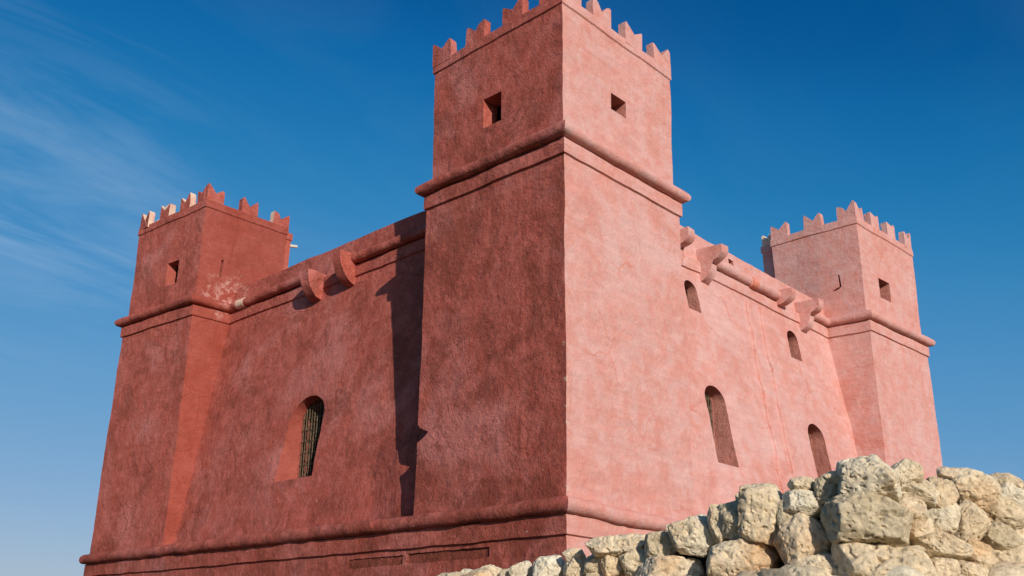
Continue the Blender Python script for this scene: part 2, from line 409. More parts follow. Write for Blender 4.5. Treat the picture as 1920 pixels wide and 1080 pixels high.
def corner_wrap(corner, d1, d2, w, parent, m1, m2, cut=False, z=15.60):
    """L-shaped corner merlon: one leg along each face, tallest at the corner itself"""
    c = Vector((*corner, z)); d1 = Vector((*d1, 0)).normalized(); d2 = Vector((*d2, 0)).normalized()
    o = merlon(c, d1, d2, w, parent, m1, cut, .76, .28, tall0=.08)
    leg = merlon(c + d2 * .27, d2, d1, w - .27, o.parent, m2, cut, .73, .28)
    bm = bmesh.new(); bm.from_mesh(o.data); n0 = len(bm.faces); bm.from_mesh(leg.data); bm.to_mesh(o.data); bm.free()
    bpy.data.objects.remove(leg)
    o.data.set_sharp_from_angle(angle=rad(32))
    return o

def win_cut_x(y0, y1, z0, z1, x0, x1, flare=.0, arched=True):
    """opening through a face that looks along -x; outer section widens by flare towards +y"""
    o1 = arch(y0, y1, z0, z1) if arched else [(y0, z0), (y1, z0), (y1, z1), (y0, z1)]
    mid_y = (y0 + y1) / 2
    A = [(x0, y + (flare * (1.15 - 1.1 * (z - z0) / (z1 - z0)) if y > mid_y else 0), z) for y, z in o1]
    B = [(x1, y, z) for y, z in o1]
    return prism(A, B)
def win_cut_y(x0, x1, z0, z1, y0, y1, arched=True):
    o1 = arch(x0, x1, z0, z1) if arched else [(x0, z0), (x1, z0), (x1, z1), (x0, z1)]
    return prism([(x, y0, z) for x, z in o1], [(x, y1, z) for x, z in o1])

turrets = {}
for w in ('near', 'left', 'right', 'far'):
    b = turret_body(w); turrets[w] = b
    finish('cornice', cornice(w, b), PM, b, side_pick(w), 50)
carve(turrets['near'], [win_cut_x(2.66, 3.46, 12.16, 13.22, -.5, .75, .0, False), 
                        # chipped edge where the turret meets the curtain wall
                        prism([(-.4, 5.3, 2.45), (-.4, 6.3, 2.0), (-.4, 6.3, 2.75), (-.4, 5.9, 2.7)], [(.8, 5.7, 2.45), (.8, 6.3, 2.0), (.8, 6.3, 2.75), (.8, 5.9, 2.7)])])
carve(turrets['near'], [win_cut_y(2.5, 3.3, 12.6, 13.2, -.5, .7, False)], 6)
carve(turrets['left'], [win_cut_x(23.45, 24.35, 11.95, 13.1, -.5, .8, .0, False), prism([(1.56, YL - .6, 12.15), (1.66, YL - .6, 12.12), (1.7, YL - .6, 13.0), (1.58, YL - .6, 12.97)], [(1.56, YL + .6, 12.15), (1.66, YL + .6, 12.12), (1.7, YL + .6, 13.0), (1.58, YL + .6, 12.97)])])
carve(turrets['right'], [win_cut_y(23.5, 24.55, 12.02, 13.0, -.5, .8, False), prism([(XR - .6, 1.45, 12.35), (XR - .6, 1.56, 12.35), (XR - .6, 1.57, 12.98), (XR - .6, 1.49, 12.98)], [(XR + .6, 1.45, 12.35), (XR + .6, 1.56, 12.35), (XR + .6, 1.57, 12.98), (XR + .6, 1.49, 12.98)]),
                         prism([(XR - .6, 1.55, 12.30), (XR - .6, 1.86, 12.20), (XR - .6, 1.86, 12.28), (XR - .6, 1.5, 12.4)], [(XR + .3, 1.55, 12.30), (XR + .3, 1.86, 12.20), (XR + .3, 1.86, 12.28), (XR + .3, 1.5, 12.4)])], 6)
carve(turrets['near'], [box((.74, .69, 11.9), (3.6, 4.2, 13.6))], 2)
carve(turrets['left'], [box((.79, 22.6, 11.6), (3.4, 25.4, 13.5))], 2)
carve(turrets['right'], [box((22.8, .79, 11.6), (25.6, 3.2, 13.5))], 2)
# merlons: four on each outer face (corner ones wrap), three on each inner face
n_ = turrets['near']; mw = .88; q = .0
a, b_ = .02, W - .02
corner_wrap((a, a), (0, 1), (1, 0), .95, n_, DEEP, PINK)
for y in (1.72, 3.44): merlon((a, y, 15.6), (0, 1, 0), (1, 0, 0), mw, n_, DEEP, False)
corner_wrap((a, b_), (0, -1), (1, 0), .9, n_, DEEP, DEEP)
for x in (1.58, 3.34): merlon((x, a, 15.6), (1, 0, 0), (0, 1, 0), .95, n_, PINK, False)
corner_wrap((b_ + .03, a), (-1, 0), (0, 1), 1.0, n_, PINK, PINK)
merlon((2.4, b_, 15.6), (1, 0, 0), (0, -1, 0), .9, n_, DEEP, False); merlon((4.6, b_, 15.6), (1, 0, 0), (0, -1, 0), .9, n_, DEEP, False)
merlon((b_, 2.4, 15.6), (0, 1, 0), (-1, 0, 0), .9, n_, PINK, False)
n_ = turrets['left']
corner_wrap((EL + .02, YL + .03), (1, 0), (0, 1), .88, n_, DEEP, DEEP)
for y, xx in ((23.05, .365), (24.72, .23)): merlon((xx, y, 15.6), (-.08, 1, 0), (1, .08, 0), .8, n_, DEEP, True)
corner_wrap((.04, LY - .03), (0, -1), (1, 0), .85, n_, DEEP, DEEP, True)
merlon((2.28, YL - .02, 15.6), (1, 0, 0), (0, 1, 0), .9, n_, DEEP, False)
merlon((4.05, YL - .02, 15.6), (1, 0, 0), (0, 1, 0), .9, n_, DEEP, True)
merlon((2.4, LY - .03, 15.6), (1, 0, 0), (0, -1, 0), .85, n_, DEEP, False); merlon((4.4, LY - .03, 15.6), (1, 0, 0), (0, -1, 0), .85, n_, DEEP, False)
n_ = turrets['right']
corner_wrap((XR + .02, ER + .03), (0, 1), (1, 0), .9, n_, PINK, PINK)
for x in (23.35, 25.0): merlon((x, .385 - (x - XR) * .0626, 15.6), (1, -.065, 0), (.065, 1, 0), .82, n_, PINK, False)
corner_wrap((LX - .03, .03), (-1, 0), (0, 1), .88, n_, PINK, PINK)
merlon((XR - .06, 2.05, 15.6), (0, 1, 0), (1, 0, 0), .9, n_, PINK, False)
merlon((XR - .06, 3.82, 15.6), (0, 1, 0), (1, 0, 0), .88, n_, PINK, False)
merlon((XR + .42, 4.95, 15.6), (0, 1, 0), (1, 0, 0), .5, n_, 3, True, .62)
merlon((LX - .03, 2.4, 15.6), (0, 1, 0), (-1, 0, 0), .85, n_, PINK, False)
n_ = turrets['far']
for (px, py, ax, ay, ix, iy) in ((LX - W, LY - W, 1, 0, 0, 1), (LX - W + 2, LY - W, 1, 0, 0, 1), (LX - W + 4, LY - W, 1, 0, 0, 1), (LX - W, LY - W + 2, 0, 1, 1, 0), (LX - W, LY - W + 4, 0, 1, 1, 0)):
    merlon((px, py, 15.6), (ax, ay, 0), (ix, iy, 0), .9, n_, PINK, False)
# rain spout on the left turret
bm = bmesh.new()
bmesh.ops.create_cone(bm, cap_ends=True, segments=12, radius1=.09, radius2=.075, depth=.5, matrix=Matrix.Translation((5.70, YL + .62, 15.12)) @ Matrix.Rotation(rad(78), 4, 'Y'))
finish('spout', bm, [M['pipe']], turrets['left'])

# curtain walls -------------------------------------------------------------
K = D0 - BC * ZS
def curtain_profile(thick=4.2):
    f = lambda z: K + BC * z
    return [(f(-.15), -.15), (f(9.97), 9.97), (f(10) - .075, 10.0), (f(10) - .07, 10.45), (f(10.5), 10.5), (2.40, 10.95), (2.46, 11.74), (2.55, 11.78), (2.95, 11.76), (2.97, 10.98), (thick, 10.9), (thick, -.15)]
TORUS = [(-.04 + .205 * math.cos(a), .205 * math.sin(a)) for a in (2 * math.pi * k / 16 for k in range(16))]
def torus_run(p0, p1, parent, out, mat, r=1.):
    bm = sweep([(x * r, z * r) for x, z in TORUS], p0, p1, out=out, res=.2, pres=9)
    wobble(bm, .035, .03, .9, 3.2)
    return finish('cornice', bm, PM, parent, lambda c, n: mat, 50)

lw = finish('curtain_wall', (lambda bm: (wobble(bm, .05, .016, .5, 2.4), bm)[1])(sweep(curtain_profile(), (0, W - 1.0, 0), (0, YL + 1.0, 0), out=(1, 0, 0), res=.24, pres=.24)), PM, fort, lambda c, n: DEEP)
carve(lw, [win_cut_x(12.88, 14.96, 2.06, 5.28, .6, 2.02, .38), win_cut_x(12.9, 14.94, 2.08, 5.26, 1.9, 3.9)], 5)
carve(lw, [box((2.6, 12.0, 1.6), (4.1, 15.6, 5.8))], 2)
lw['label'] = 'deep red plastered curtain wall'
bm = sweep(curtain_profile(), (W - 1.0, 0, 0), (XR + 1.0, 0, 0), out=(0, 1, 0), res=.24, pres=.24); wobble(bm, .06, .018, .5, 2.4)
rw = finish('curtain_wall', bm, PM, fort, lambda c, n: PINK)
carve(rw, [win_cut_y(9.64, 10.98, 2.40, 5.32, .5, 2.12), win_cut_y(9.66, 10.96, 2.42, 5.30, 2.0, 3.9), win_cut_y(17.32, 18.72, 2.40, 5.25, .5, 2.12), win_cut_y(17.34, 18.70, 2.42, 5.23, 2.0, 3.9),
           win_cut_y(9.62, 10.46, 8.2, 9.45, 1.2, 3.3), win_cut_y(17.4, 18.34, 8.06, 9.38, 1.2, 3.3),
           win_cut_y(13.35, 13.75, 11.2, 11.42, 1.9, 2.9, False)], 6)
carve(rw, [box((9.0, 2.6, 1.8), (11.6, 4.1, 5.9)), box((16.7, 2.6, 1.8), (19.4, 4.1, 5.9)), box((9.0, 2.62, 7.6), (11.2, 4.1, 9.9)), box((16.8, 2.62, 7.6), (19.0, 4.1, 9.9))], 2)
rw['label'] = 'faded pink plastered curtain wall'
for o_ in (0,):   # the two sides nobody sees from the front
    bm = sweep(curtain_profile(), (LX, 5, 0), (LX, LY - 5, 0), out=(-1, 0, 0), res=.6, pres=.6); wobble(bm, .05, .016)
    finish('curtain_wall', bm, PM, fort, lambda c, n: PINK)
    bm = sweep(curtain_profile(), (5, LY, 0), (LX - 5, LY, 0), out=(0, -1, 0), res=.6, pres=.6); wobble(bm, .05, .016)
    finish('curtain_wall', bm, PM, fort, lambda c, n: DEEP)
finish('roof', box((3.5, 3.5, 10.2), (LX - 3.5, LY - 3.5, 10.88)), [M['cut']], fort)
torus_run((2.22, W - .3, 10.70), (2.22, 12.5, 10.70), lw, (1, 0, 0), DEEP)
torus_run((2.22, 15.1, 10.70), (2.22, YL + .4, 10.70), lw, (1, 0, 0), DEEP)
torus_run((W - .3, 2.22, 10.70), (9.3, 2.22, 10.70), rw, (0, 1, 0), PINK)
torus_run((11.6, 2.22, 10.70), (16.95, 2.22, 10.70), rw, (0, 1, 0), PINK)
torus_run((14.5, 2.2, 10.68), (15.0, 2.2, 10.68), rw, (0, 1, 0), 4, 1.08)
torus_run((2.21, 20.2, 10.70), (2.21, 20.75, 10.70), lw, (1, 0, 0), 3, 1.05)
torus_run((19.5, 2.22, 10.70), (XR + .4, 2.22, 10.70), rw, (0, 1, 0), PINK)

# corbels of the lost machicolations ----------------------------------------
def qprof(stages):
    """stages: (projection, top z, bottom z); rounded underside of each step; in (outward, up)"""
    pts = [(-.45, stages[0][1])]
    for k, (pj, zt, zb) in enumerate(stages):
        nxt = stages[k + 1][0] if k + 1 < len(stages) else -.05
        run = pj - nxt
        pts.append((pj, zt))
        pts.append((pj, zt - .18))
        for j in range(1, 7):
            a = rad(90 * j / 6); pts.append((pj - run * (1 - math.cos(a)), zt - .18 - (zt - .18 - zb) * math.sin(a)))
    pts.append((-.45, stages[-1][2]))
    return pts
def corbel(prof, p0, p1, out, parent, mat):
    bm = sweep(prof, p0, p1, out=out, res=.16, pres=.3)
    bmesh.ops.triangulate(bm, faces=[f for f in bm.faces if len(f.verts) > 4])
    for v in bm.verts: v.co += nvec(v.co, 1.5, .045, 3) + nvec(v.co, 5, .015, 9)
    return finish('corbel', bm, PM, parent, lambda c, n: mat, 40)
two = qprof([(1.13, 10.98, 10.36), (.60, 10.34, 9.62)])
corbel(two, (10.88, 2.40, 0), (11.36, 2.40, 0), (0, -1, 0), rw, PINK)
corbel(two, (18.88, 2.40, 0), (19.36, 2.40, 0), (0, -1, 0), rw, PINK)
corbel(qprof([(.88, 11.10, 10.52), (.30, 10.5, 9.9)]), (9.02, 2.40, 0), (9.46, 2.40, 0), (0, -1, 0), rw, PINK)
corbel(qprof([(.88, 10.92, 10.28), (.12, 10.26, 9.95)]), (16.85, 2.40, 0), (17.3, 2.40, 0), (0, -1, 0), rw, PINK)
one = qprof([(.92, 10.90, 9.60)])
corbel(one, (2.36, 12.5, 0), (2.36, 12.95, 0), (-1, 0, 0), lw, DEEP)
corbel(qprof([(.88, 10.62, 9.46)]), (2.36, 14.6, 0), (2.36, 15.12, 0), (-1, 0, 0), lw, DEEP)

# ragged scar of a filled pipe chase running down the pink curtain wall
bm = bmesh.new()
for (xa, xb, rr) in ((14.2, 13.85, .055), (15.35, 14.92, .05)):
    n = 60; rows = []
    for k in range(n + 1):
        z = 9.75 - 8.3 * k / n; x = xa + (xb - xa) * k / n + .16 * noise.noise(Vector((z * .9, xa, 0))) + .05 * noise.noise(Vector((z * 4, xa, 3)))
        y = K + BC * z; hh = .03 + .045 * noise.noise(Vector((z * 2.2, xa, 9))); w_ = rr * 1.1 + .045 * noise.noise(Vector((z * 3, xa, 5)))
        rows.append([bm.verts.new((x + q_ * w_, y + .06 - max(.0, hh + .145) * (1 - q_ * q_) ** .5, z)) for q_ in (-1, -.7, -.3, .1, .5, .8, 1)])
    for r0, r1 in zip(rows, rows[1:]):
        for i in range(6): bm.faces.new((r0[i], r0[i + 1], r1[i + 1], r1[i]))
        bm.faces.new((r0[6], r0[0], r1[0], r1[6]))
    bm.faces.new(rows[0][::-1]); bm.faces.new(rows[-1])
for v in bm.verts:
    v.co += nvec(v.co.copy(), .5, .06) + nvec(v.co.copy(), 2.4, .018, 50)
finish('plaster_scar', bm, PM, rw, lambda c, n: PINK, 80)

# window bars ----------------------------------------------------------------
def grille(name, lo, hi, const, axis, parent, nv, nh, r=.016):
    bm = bmesh.new()
    def rod(p, q_):
        d = Vector(q_) - Vector(p); mt = Matrix.Translation((Vector(p) + Vector(q_)) / 2) @ d.to_track_quat('Z', 'Y').to_matrix().to_4x4()
        bmesh.ops.create_cone(bm, cap_ends=True, segments=6, radius1=r, radius2=r, depth=d.length, matrix=mt)
    P3 = (lambda a, z: (const, a, z)) if axis == 'x' else (lambda a, z: (a, const, z))
    for k in range(nv):
        a = lo[0] + (hi[0] - lo[0]) * (k + .5) / nv; rod(P3(a, lo[1]), P3(a, hi[1]))
    for k in range(nh):
        z = lo[1] + (hi[1] - lo[1]) * (k + .5) / nh; rod(P3(lo[0], z), P3(hi[0], z))
    return finish(name, bm, [M['iron']], parent)
grille('window_bars', (12.9, 2.08), (14.94, 5.2), 2.06, 'x', lw, 12, 7, .026)
grille('window_bars', (9.66, 2.42), (10.96, 5.2), 2.16, 'y', rw, 9, 7, .026)
grille('window_bars', (17.34, 2.42), (18.7, 5.15), 2.16, 'y', rw, 9, 7, .026)

# broken thicker render low on the left curtain wall --------------------------
f_ = lambda z: K + BC * z
def patch():
    bm = bmesh.new(); ny, nz = 22, 18; F0, B0 = [], []
    for i in range(ny + 1):
        y = 5.6 + (9.8 - 5.6) * i / ny
        top = 2.5 + .25 * noise.noise(Vector((y * 1.3, 2, 5)))
        rf, rb = [], []
        for j in range(nz + 1):
            z = -.1 + (top + .1) * j / nz
            e = (min(1, (9.8 - y) / 2.2) * .26 - .07) * (1 if j < nz else .8)
            rf.append(bm.verts.new((f_(z) - e, y, z))); rb.append(bm.verts.new((f_(z) + .2, y, z)))
        F0.append(rf); B0.append(rb)
    for i in range(ny):
        for j in range(nz):
            bm.faces.new((F0[i][j], F0[i][j + 1], F0[i + 1][j + 1], F0[i + 1][j])); bm.faces.new((B0[i][j], B0[i + 1][j], B0[i + 1][j + 1], B0[i][j + 1]))
        bm.faces.new((F0[i][nz], B0[i][nz], B0[i + 1][nz], F0[i + 1][nz])); bm.faces.new((F0[i][0], F0[i + 1][0], B0[i + 1][0], B0[i][0]))
    for j in range(nz):
        bm.faces.new((F0[0][j], B0[0][j], B0[0][j + 1], F0[0][j + 1])); bm.faces.new((F0[ny][j], F0[ny][j + 1], B0[ny][j + 1], B0[ny][j]))
    wobble(bm, .05, .03, .7, 3)
    return finish('plaster_patch', bm, PM, lw, lambda c, n: DEEP)
patch()

# plinth -----------------------------------------------------------------------
PL = [(0, 0), (LX, 0), (LX, LY), (0, LY)]
bm = loft(PL, [(-6.2, .25), (-1.0, .0), (-.97, .08), (-.46, .08), (-.42, .0), (-.03, -.03), (-.02, -1.2), (-.04, -4)], .3, .3)
wobble(bm, .05, .018)
pick_pl = lambda c, n: PINK if c.x > c.y else DEEP
pl = finish('plinth', bm, PM, fort, pick_pl)
def ragged(y0, y1, z0, z1, x0, x1):
    n = 16; pts = [(y0 + (y1 - y0) * k / n, z0 + .05 * noise.noise(Vector((k * .6, y0, 1)))) for k in range(n + 1)] + [(y1 - (y1 - y0) * k / n, z1 + .025 * noise.noise(Vector((k * .7, y0, 8)))) for k in range(n + 1)]
    return prism([(x0, y, z) for y, z in pts], [(x1, y, z) for y, z in pts])
carve(pl, [ragged(2.75, 6.1, -1.40, -1.12, -.6, .05), ragged(6.3, 8.9, -1.44, -1.16, -.6, .035)], 7)
def base_torus():
    zc, r, off = -.24, .215, .10
    lv = [(zc - r, -.12)] + [(zc + r * math.sin(a), off + r * math.cos(a)) for a in (rad(-100 + 200 * k / 12) for k in range(13))] + [(zc + r, -.12)]
    bm = loft(PL, lv, .2, 9)
    for v in bm.verts:
        p = v.co.copy(); v.co += nvec(p, .8, .035) + nvec(p, 3, .025, 50)
        if p.y < .6 and p.x > .15: v.co.z += .06 * noise.noise(Vector((p.x * .55, 0, 3))) - .07 * min(1, p.x / 2) ; v.co.y += .05 * noise.noise(Vector((p.x * 1.1, 4, 3)))
    return finish('base_moulding', bm, PM, pl, pick_pl, 50)
base_torus()
STONES = [
(-12.772,-9.056,-3.157,0.115,0.086,0.066,0,0,0.5),
(-12.756,-9.32,-3.141,0.106,0.083,0.07,0,3,0.4),
(-12.741,-9.58,-3.123,0.109,0.087,0.076,5,0,0.5),
(-12.747,-9.774,-3.152,0.071,0.068,0.072,0,2,0.4),
(-12.731,-9.952,-3.121,0.099,0.09,0.09,10,3,0.4),
(-12.713,-10.274,-3.116,0.147,0.134,0.134,0,3,0.35),
(-12.742,-10.579,-2.996,0.095,0.057,0.055,0,1,0.4),
(-12.737,-10.581,-3.143,0.094,0.105,0.127,0,0,0.5),
(-12.747,-10.803,-3.107,0.093,0.078,0.071,0,2,0.8),
(-12.76,-10.84,-3.206,0.097,0.071,0.053,0,2,0.5),
(-12.66,-11.037,-2.943,0.274,0.206,0.088,9,1,0.6),
(-12.727,-10.985,-3.102,0.096,0.102,0.119,12,0,0.7),
(-12.72,-11.211,-3.095,0.112,0.105,0.109,12,0,0.6),
(-12.694,-11.473,-2.988,0.142,0.13,0.133,0,2,0.9),
(-12.699,-11.574,-3.222,0.281,0.196,0.131,3,1,0.5),
(-12.675,-11.778,-2.911,0.187,0.164,0.159,12,3,0.3),
(-12.692,-12.023,-2.834,0.092,0.111,0.141,15,0,0.4),
(-12.683,-12.184,-2.819,0.148,0.142,0.151,0,2,0.5),
(-12.668,-12.391,-2.775,0.188,0.194,0.22,-8,0,0.75),
(-12.705,-12.224,-3.143,0.261,0.212,0.186,6,0,0.45),
(-12.724,-12.604,-2.814,0.063,0.067,0.112,-4,2,0.9),
(-12.675,-12.742,-2.722,0.142,0.116,0.103,-8,3,0.3),
(-12.672,-12.752,-2.587,0.111,0.078,0.054,0,0,0.5),
(-12.673,-12.921,-2.646,0.074,0.07,0.089,0,2,0.5),
(-12.657,-13.002,-2.564,0.086,0.065,0.051,0,1,0.4),
(-12.693,-12.713,-3.013,0.191,0.184,0.197,-25,1,0.25),
(-12.749,-12.845,-3.245,0.161,0.139,0.132,20,0,0.5),
(-12.577,-13.208,-2.601,0.228,0.239,0.16,-10,3,0.3),
(-12.693,-13.006,-2.833,0.112,0.083,0.106,0,2,0.6),
(-12.64,-13.201,-2.898,0.282,0.217,0.174,-2,2,0.95),
(-12.577,-13.255,-3.244,0.339,0.26,0.21,-8,0,0.85),
(-12.374,-13.409,-2.558,0.115,0.106,0.108,0,3,0.4),
(-12.287,-13.444,-2.66,0.155,0.114,0.085,-15,3,0.4),
(-12.399,-13.405,-2.815,0.11,0.104,0.109,-35,1,0.35),
(-12.04,-13.587,-2.504,0.07,0.053,0.041,0,1,0.4),
(-12.084,-13.533,-2.678,0.102,0.115,0.14,-30,0,0.4),
(-11.718,-13.62,-2.597,0.19,0.156,0.139,-10,0,0.85),
(-11.303,-13.752,-2.636,0.15,0.132,0.129,-25,3,0.5),
(-12.116,-13.519,-2.854,0.117,0.123,0.143,-20,3,0.35),
(-12.178,-13.481,-3.029,0.204,0.15,0.113,-15,0,0.35),
(-11.804,-13.604,-2.869,0.117,0.133,0.164,-30,3,0.35),
(-11.379,-13.719,-2.752,0.196,0.148,0.115,-18,0,0.5),
(-11.515,-13.693,-2.937,0.146,0.119,0.104,-22,2,0.4),
(-11.822,-13.609,-3.077,0.133,0.113,0.105,-30,0,0.35),
(-11.439,-13.693,-3.132,0.177,0.156,0.153,-5,0,0.7),
(-12.183,-13.516,-3.206,0.108,0.101,0.105,-40,1,0.35),
(-11.887,-13.596,-3.231,0.124,0.104,0.096,-20,1,0.4),
(-11.268,-13.768,-2.923,0.119,0.114,0.12,-15,1,0.4),
(-12.354,-13.435,-2.911,0.099,0.092,0.096,-30,1,0.4),
(-11.296,-13.775,-2.521,0.13,0.099,0.078,-15,0,0.5),
(-12.72,-13.022,-2.927,0.066,0.058,0.088,0,0,0.5),
(-10.8,-13.856,-2.682,0.151,0.133,0.129,-15,0,0.5),
(-10.824,-13.832,-2.934,0.157,0.146,0.151,-10,3,0.5),
(-12.519,-10.492,-3.009,0.035,0.032,0.032,-24.0091,0,0.4),
(-12.449,-12.279,-2.773,0.072,0.068,0.071,1.834,3,0.4),
(-12.5,-10.744,-2.987,0.045,0.041,0.041,16.446,0,0.4),
(-12.161,-13.305,-3.109,0.046,0.041,0.04,-20.6641,1,0.4),
(-12.478,-12.552,-3.035,0.056,0.051,0.052,-11.0001,2,0.4),
(-11.303,-13.575,-3.096,0.103,0.084,0.074,20.4435,0,0.4),
(-12.508,-12.389,-3.175,0.08,0.069,0.064,-3.81345,2,0.4),
(-12.499,-10.815,-3.043,0.052,0.046,0.046,-20.9462,0,0.4),
(-12.502,-11.823,-3.229,0.071,0.059,0.054,-17.7469,1,0.4),
(-12.375,-12.863,-2.585,0.087,0.073,0.067,-11.1848,2,0.4),
(-12.492,-11.221,-3.135,0.061,0.052,0.048,-19.951,1,0.4),
(-12.542,-9.242,-3.11,0.059,0.049,0.045,-18.8927,0,0.4),
(-11.311,-13.605,-2.707,0.043,0.038,0.037,19.7964,0,0.4),
(-11.226,-13.606,-3.036,0.075,0.071,0.075,-8.91619,1,0.4),
(-12.516,-9.91,-3.116,0.065,0.053,0.046,-10.3295,0,0.4),
(-12.523,-10.191,-3.085,0.031,0.027,0.026,-8.43464,0,0.4),
(-12.578,-8.853,-3.127,0.041,0.034,0.03,24.8593,1,0.4),
(-12.473,-12.397,-2.878,0.059,0.048,0.041,-22.033,0,0.4),
(-12.548,-9.198,-3.11,0.046,0.042,0.043,2.3115,0,0.4),
(-12.459,-12.453,-2.798,0.049,0.039,0.035,13.6896,1,0.4),
(-12.5,-11.531,-3.215,0.059,0.054,0.054,-0.403067,2,0.4),
(-12.519,-10.376,-3.076,0.047,0.041,0.039,-0.071014,0,0.4),
(-12.565,-9.024,-3.12,0.034,0.031,0.032,-4.14326,0,0.4),
(-12.497,-10.64,-3.048,0.085,0.075,0.074,24.5285,0,0.4),
(-12.489,-11.488,-3.178,0.084,0.069,0.061,-0.285599,0,0.4),
(-12.527,-9.472,-3.1,0.068,0.055,0.048,-8.17052,0,0.4),
(-12.468,-12.774,-3.122,0.078,0.064,0.056,-14.2381,3,0.4),
(-12.185,-13.291,-3.109,0.054,0.047,0.045,-21.281,2,0.4),
(-11.152,-13.632,-3.191,0.064,0.061,0.064,-18.6184,3,0.4),
(-11.134,-13.652,-2.991,0.042,0.038,0.039,3.4603,2,0.4),
(-12.479,-13.168,-3.219,0.039,0.037,0.04,-24.3445,0,0.4),
(-11.675,-13.482,-2.602,0.091,0.075,0.066,2.53042,0,0.4),
(-11.676,-13.487,-2.665,0.07,0.062,0.061,13.6787,3,0.4),
(-12.479,-11.878,-2.97,0.036,0.034,0.035,-19.3542,3,0.4),
(-12.453,-12.342,-2.752,0.063,0.06,0.063,13.379,0,0.4),
(-12.419,-12.138,-2.601,0.093,0.075,0.066,22.9934,0,0.4),
(-12.441,-11.763,-2.822,0.086,0.075,0.073,17.7737,2,0.4),
(-12.443,-11.458,-2.843,0.099,0.081,0.072,0.623732,1,0.4),
(-12.491,-11.664,-3.158,0.066,0.062,0.065,6.84685,0,0.4),
(-11.371,-13.581,-2.849,0.051,0.043,0.04,18.7144,1,0.4),
(-12.515,-10.078,-3.043,0.042,0.037,0.036,23.688,3,0.4),
(-12.578,-8.815,-3.131,0.046,0.042,0.043,-0.674665,0,0.4),
(-12.42,-13.052,-2.847,0.039,0.035,0.035,-7.16047,1,0.4),
(-12.383,-13.202,-3.263,0.072,0.06,0.055,20.3819,3,0.4),
(-12.508,-12.249,-3.188,0.079,0.067,0.063,14.3425,3,0.4),
(-12.454,-12.591,-2.872,0.052,0.043,0.038,24.2948,1,0.4),
(-12.477,-11.118,-3.041,0.08,0.067,0.06,-16.1166,3,0.4),
(-7.11,-15.568,-4.705,0.222,0.189,0.168,-17,2,0.5),
(-11.406,-13.859,-3.504,0.189,0.16,0.12,15,3,0.5),
(-13.587,-7.326,-3.722,0.308,0.22,0.207,18,0,0.5),
(-12.84,-9.441,-3.263,0.298,0.199,0.144,17,0,0.5),
(-13.056,-9.481,-4.414,0.252,0.226,0.212,6,2,0.5),
(-7.536,-15.452,-4.975,0.199,0.179,0.145,9,3,0.5),
(-11.649,-13.751,-3.312,0.273,0.228,0.187,12,1,0.5),
(-13.053,-12.76,-4.229,0.218,0.15,0.126,2,1,0.5),
(-13.109,-12.491,-4.657,0.155,0.123,0.103,18,1,0.5),
(-12.239,-13.922,-4.822,0.148,0.131,0.1,17,3,0.5),
(-9.33,-14.767,-5.159,0.171,0.149,0.146,-14,3,0.5),
(-10.883,-14.113,-4.276,0.266,0.235,0.202,-14,0,0.5),
(-12.844,-9.802,-3.359,0.147,0.13,0.125,5,3,0.5),
(-7.188,-15.349,-3.965,0.276,0.208,0.205,15,0,0.5),
(-12.616,-13.605,-4.004,0.264,0.207,0.176,-14,1,0.5),
(-13.238,-13.36,-5.358,0.201,0.14,0.109,-5,1,0.5),
(-7.842,-15.267,-4.749,0.202,0.166,0.118,15,0,0.5),
(-12.919,-11.21,-3.753,0.138,0.13,0.115,-20,0,0.5),
(-12.766,-13.658,-4.475,0.225,0.206,0.195,19,2,0.5),
(-13.165,-11.826,-5.123,0.201,0.184,0.155,16,1,0.5),
(-12.976,-11.278,-4.07,0.296,0.228,0.162,5,1,0.5),
(-12.378,-13.648,-3.763,0.266,0.191,0.161,13,0,0.5),
(-7.088,-15.288,-3.551,0.3,0.226,0.206,4,3,0.5),
(-12.894,-12.96,-3.442,0.252,0.231,0.165,0,3,0.5),
(-10.496,-14.434,-5.415,0.235,0.201,0.177,-15,1,0.5),
(-12.853,-8.327,-3.329,0.275,0.219,0.154,13,3,0.5),
(-12.861,-10.778,-3.377,0.337,0.227,0.16,7,0,0.5),
(-12.887,-11.823,-3.549,0.295,0.21,0.166,-5,3,0.5),
(-13.193,-12.556,-5.127,0.185,0.179,0.153,0,3,0.5),
(-10.589,-14.057,-3.726,0.249,0.205,0.154,-20,2,0.5),
(-6.605,-15.854,-4.956,0.254,0.211,0.187,13,1,0.5),
(-9.752,-14.576,-5.02,0.16,0.154,0.126,4,0,0.5),
(-12.114,-13.956,-4.819,0.323,0.232,0.206,8,1,0.5),
(-10.974,-13.938,-3.515,0.19,0.18,0.144,-2,0,0.5),
(-13.158,-9.488,-4.948,0.234,0.221,0.219,-9,3,0.5),
(-12.599,-13.904,-5.177,0.279,0.21,0.209,15,0,0.5),
(-9.415,-14.374,-3.656,0.228,0.201,0.177,5,3,0.5),
(-7.866,-14.866,-3.175,0.192,0.139,0.1,-18,0,0.5),
(-10.641,-13.959,-3.304,0.184,0.127,0.116,6,2,0.5),
(-13.163,-8.385,-5.064,0.169,0.137,0.118,1,1,0.5),
(-13.125,-12.75,-4.623,0.181,0.124,0.094,-6,1,0.5),
(-12.996,-10.424,-4.216,0.188,0.143,0.115,-6,0,0.5),
(-6.404,-15.991,-5.139,0.241,0.162,0.124,-19,0,0.5),
(-12.961,-11.162,-3.972,0.201,0.159,0.156,18,2,0.5),
(-12.851,-9.151,-3.236,0.228,0.194,0.136,7,2,0.5),
(-13.554,-7.462,-3.999,0.251,0.208,0.153,-9,3,0.5),
(-13.588,-7.917,-5.345,0.186,0.139,0.1,13,0,0.5),
(-12.177,-13.8,-4.196,0.209,0.207,0.172,12,0,0.5),
(-12.064,-14.058,-5.21,0.215,0.193,0.178,1,1,0.5),
(-13.113,-9.504,-4.718,0.256,0.201,0.199,17,1,0.5),
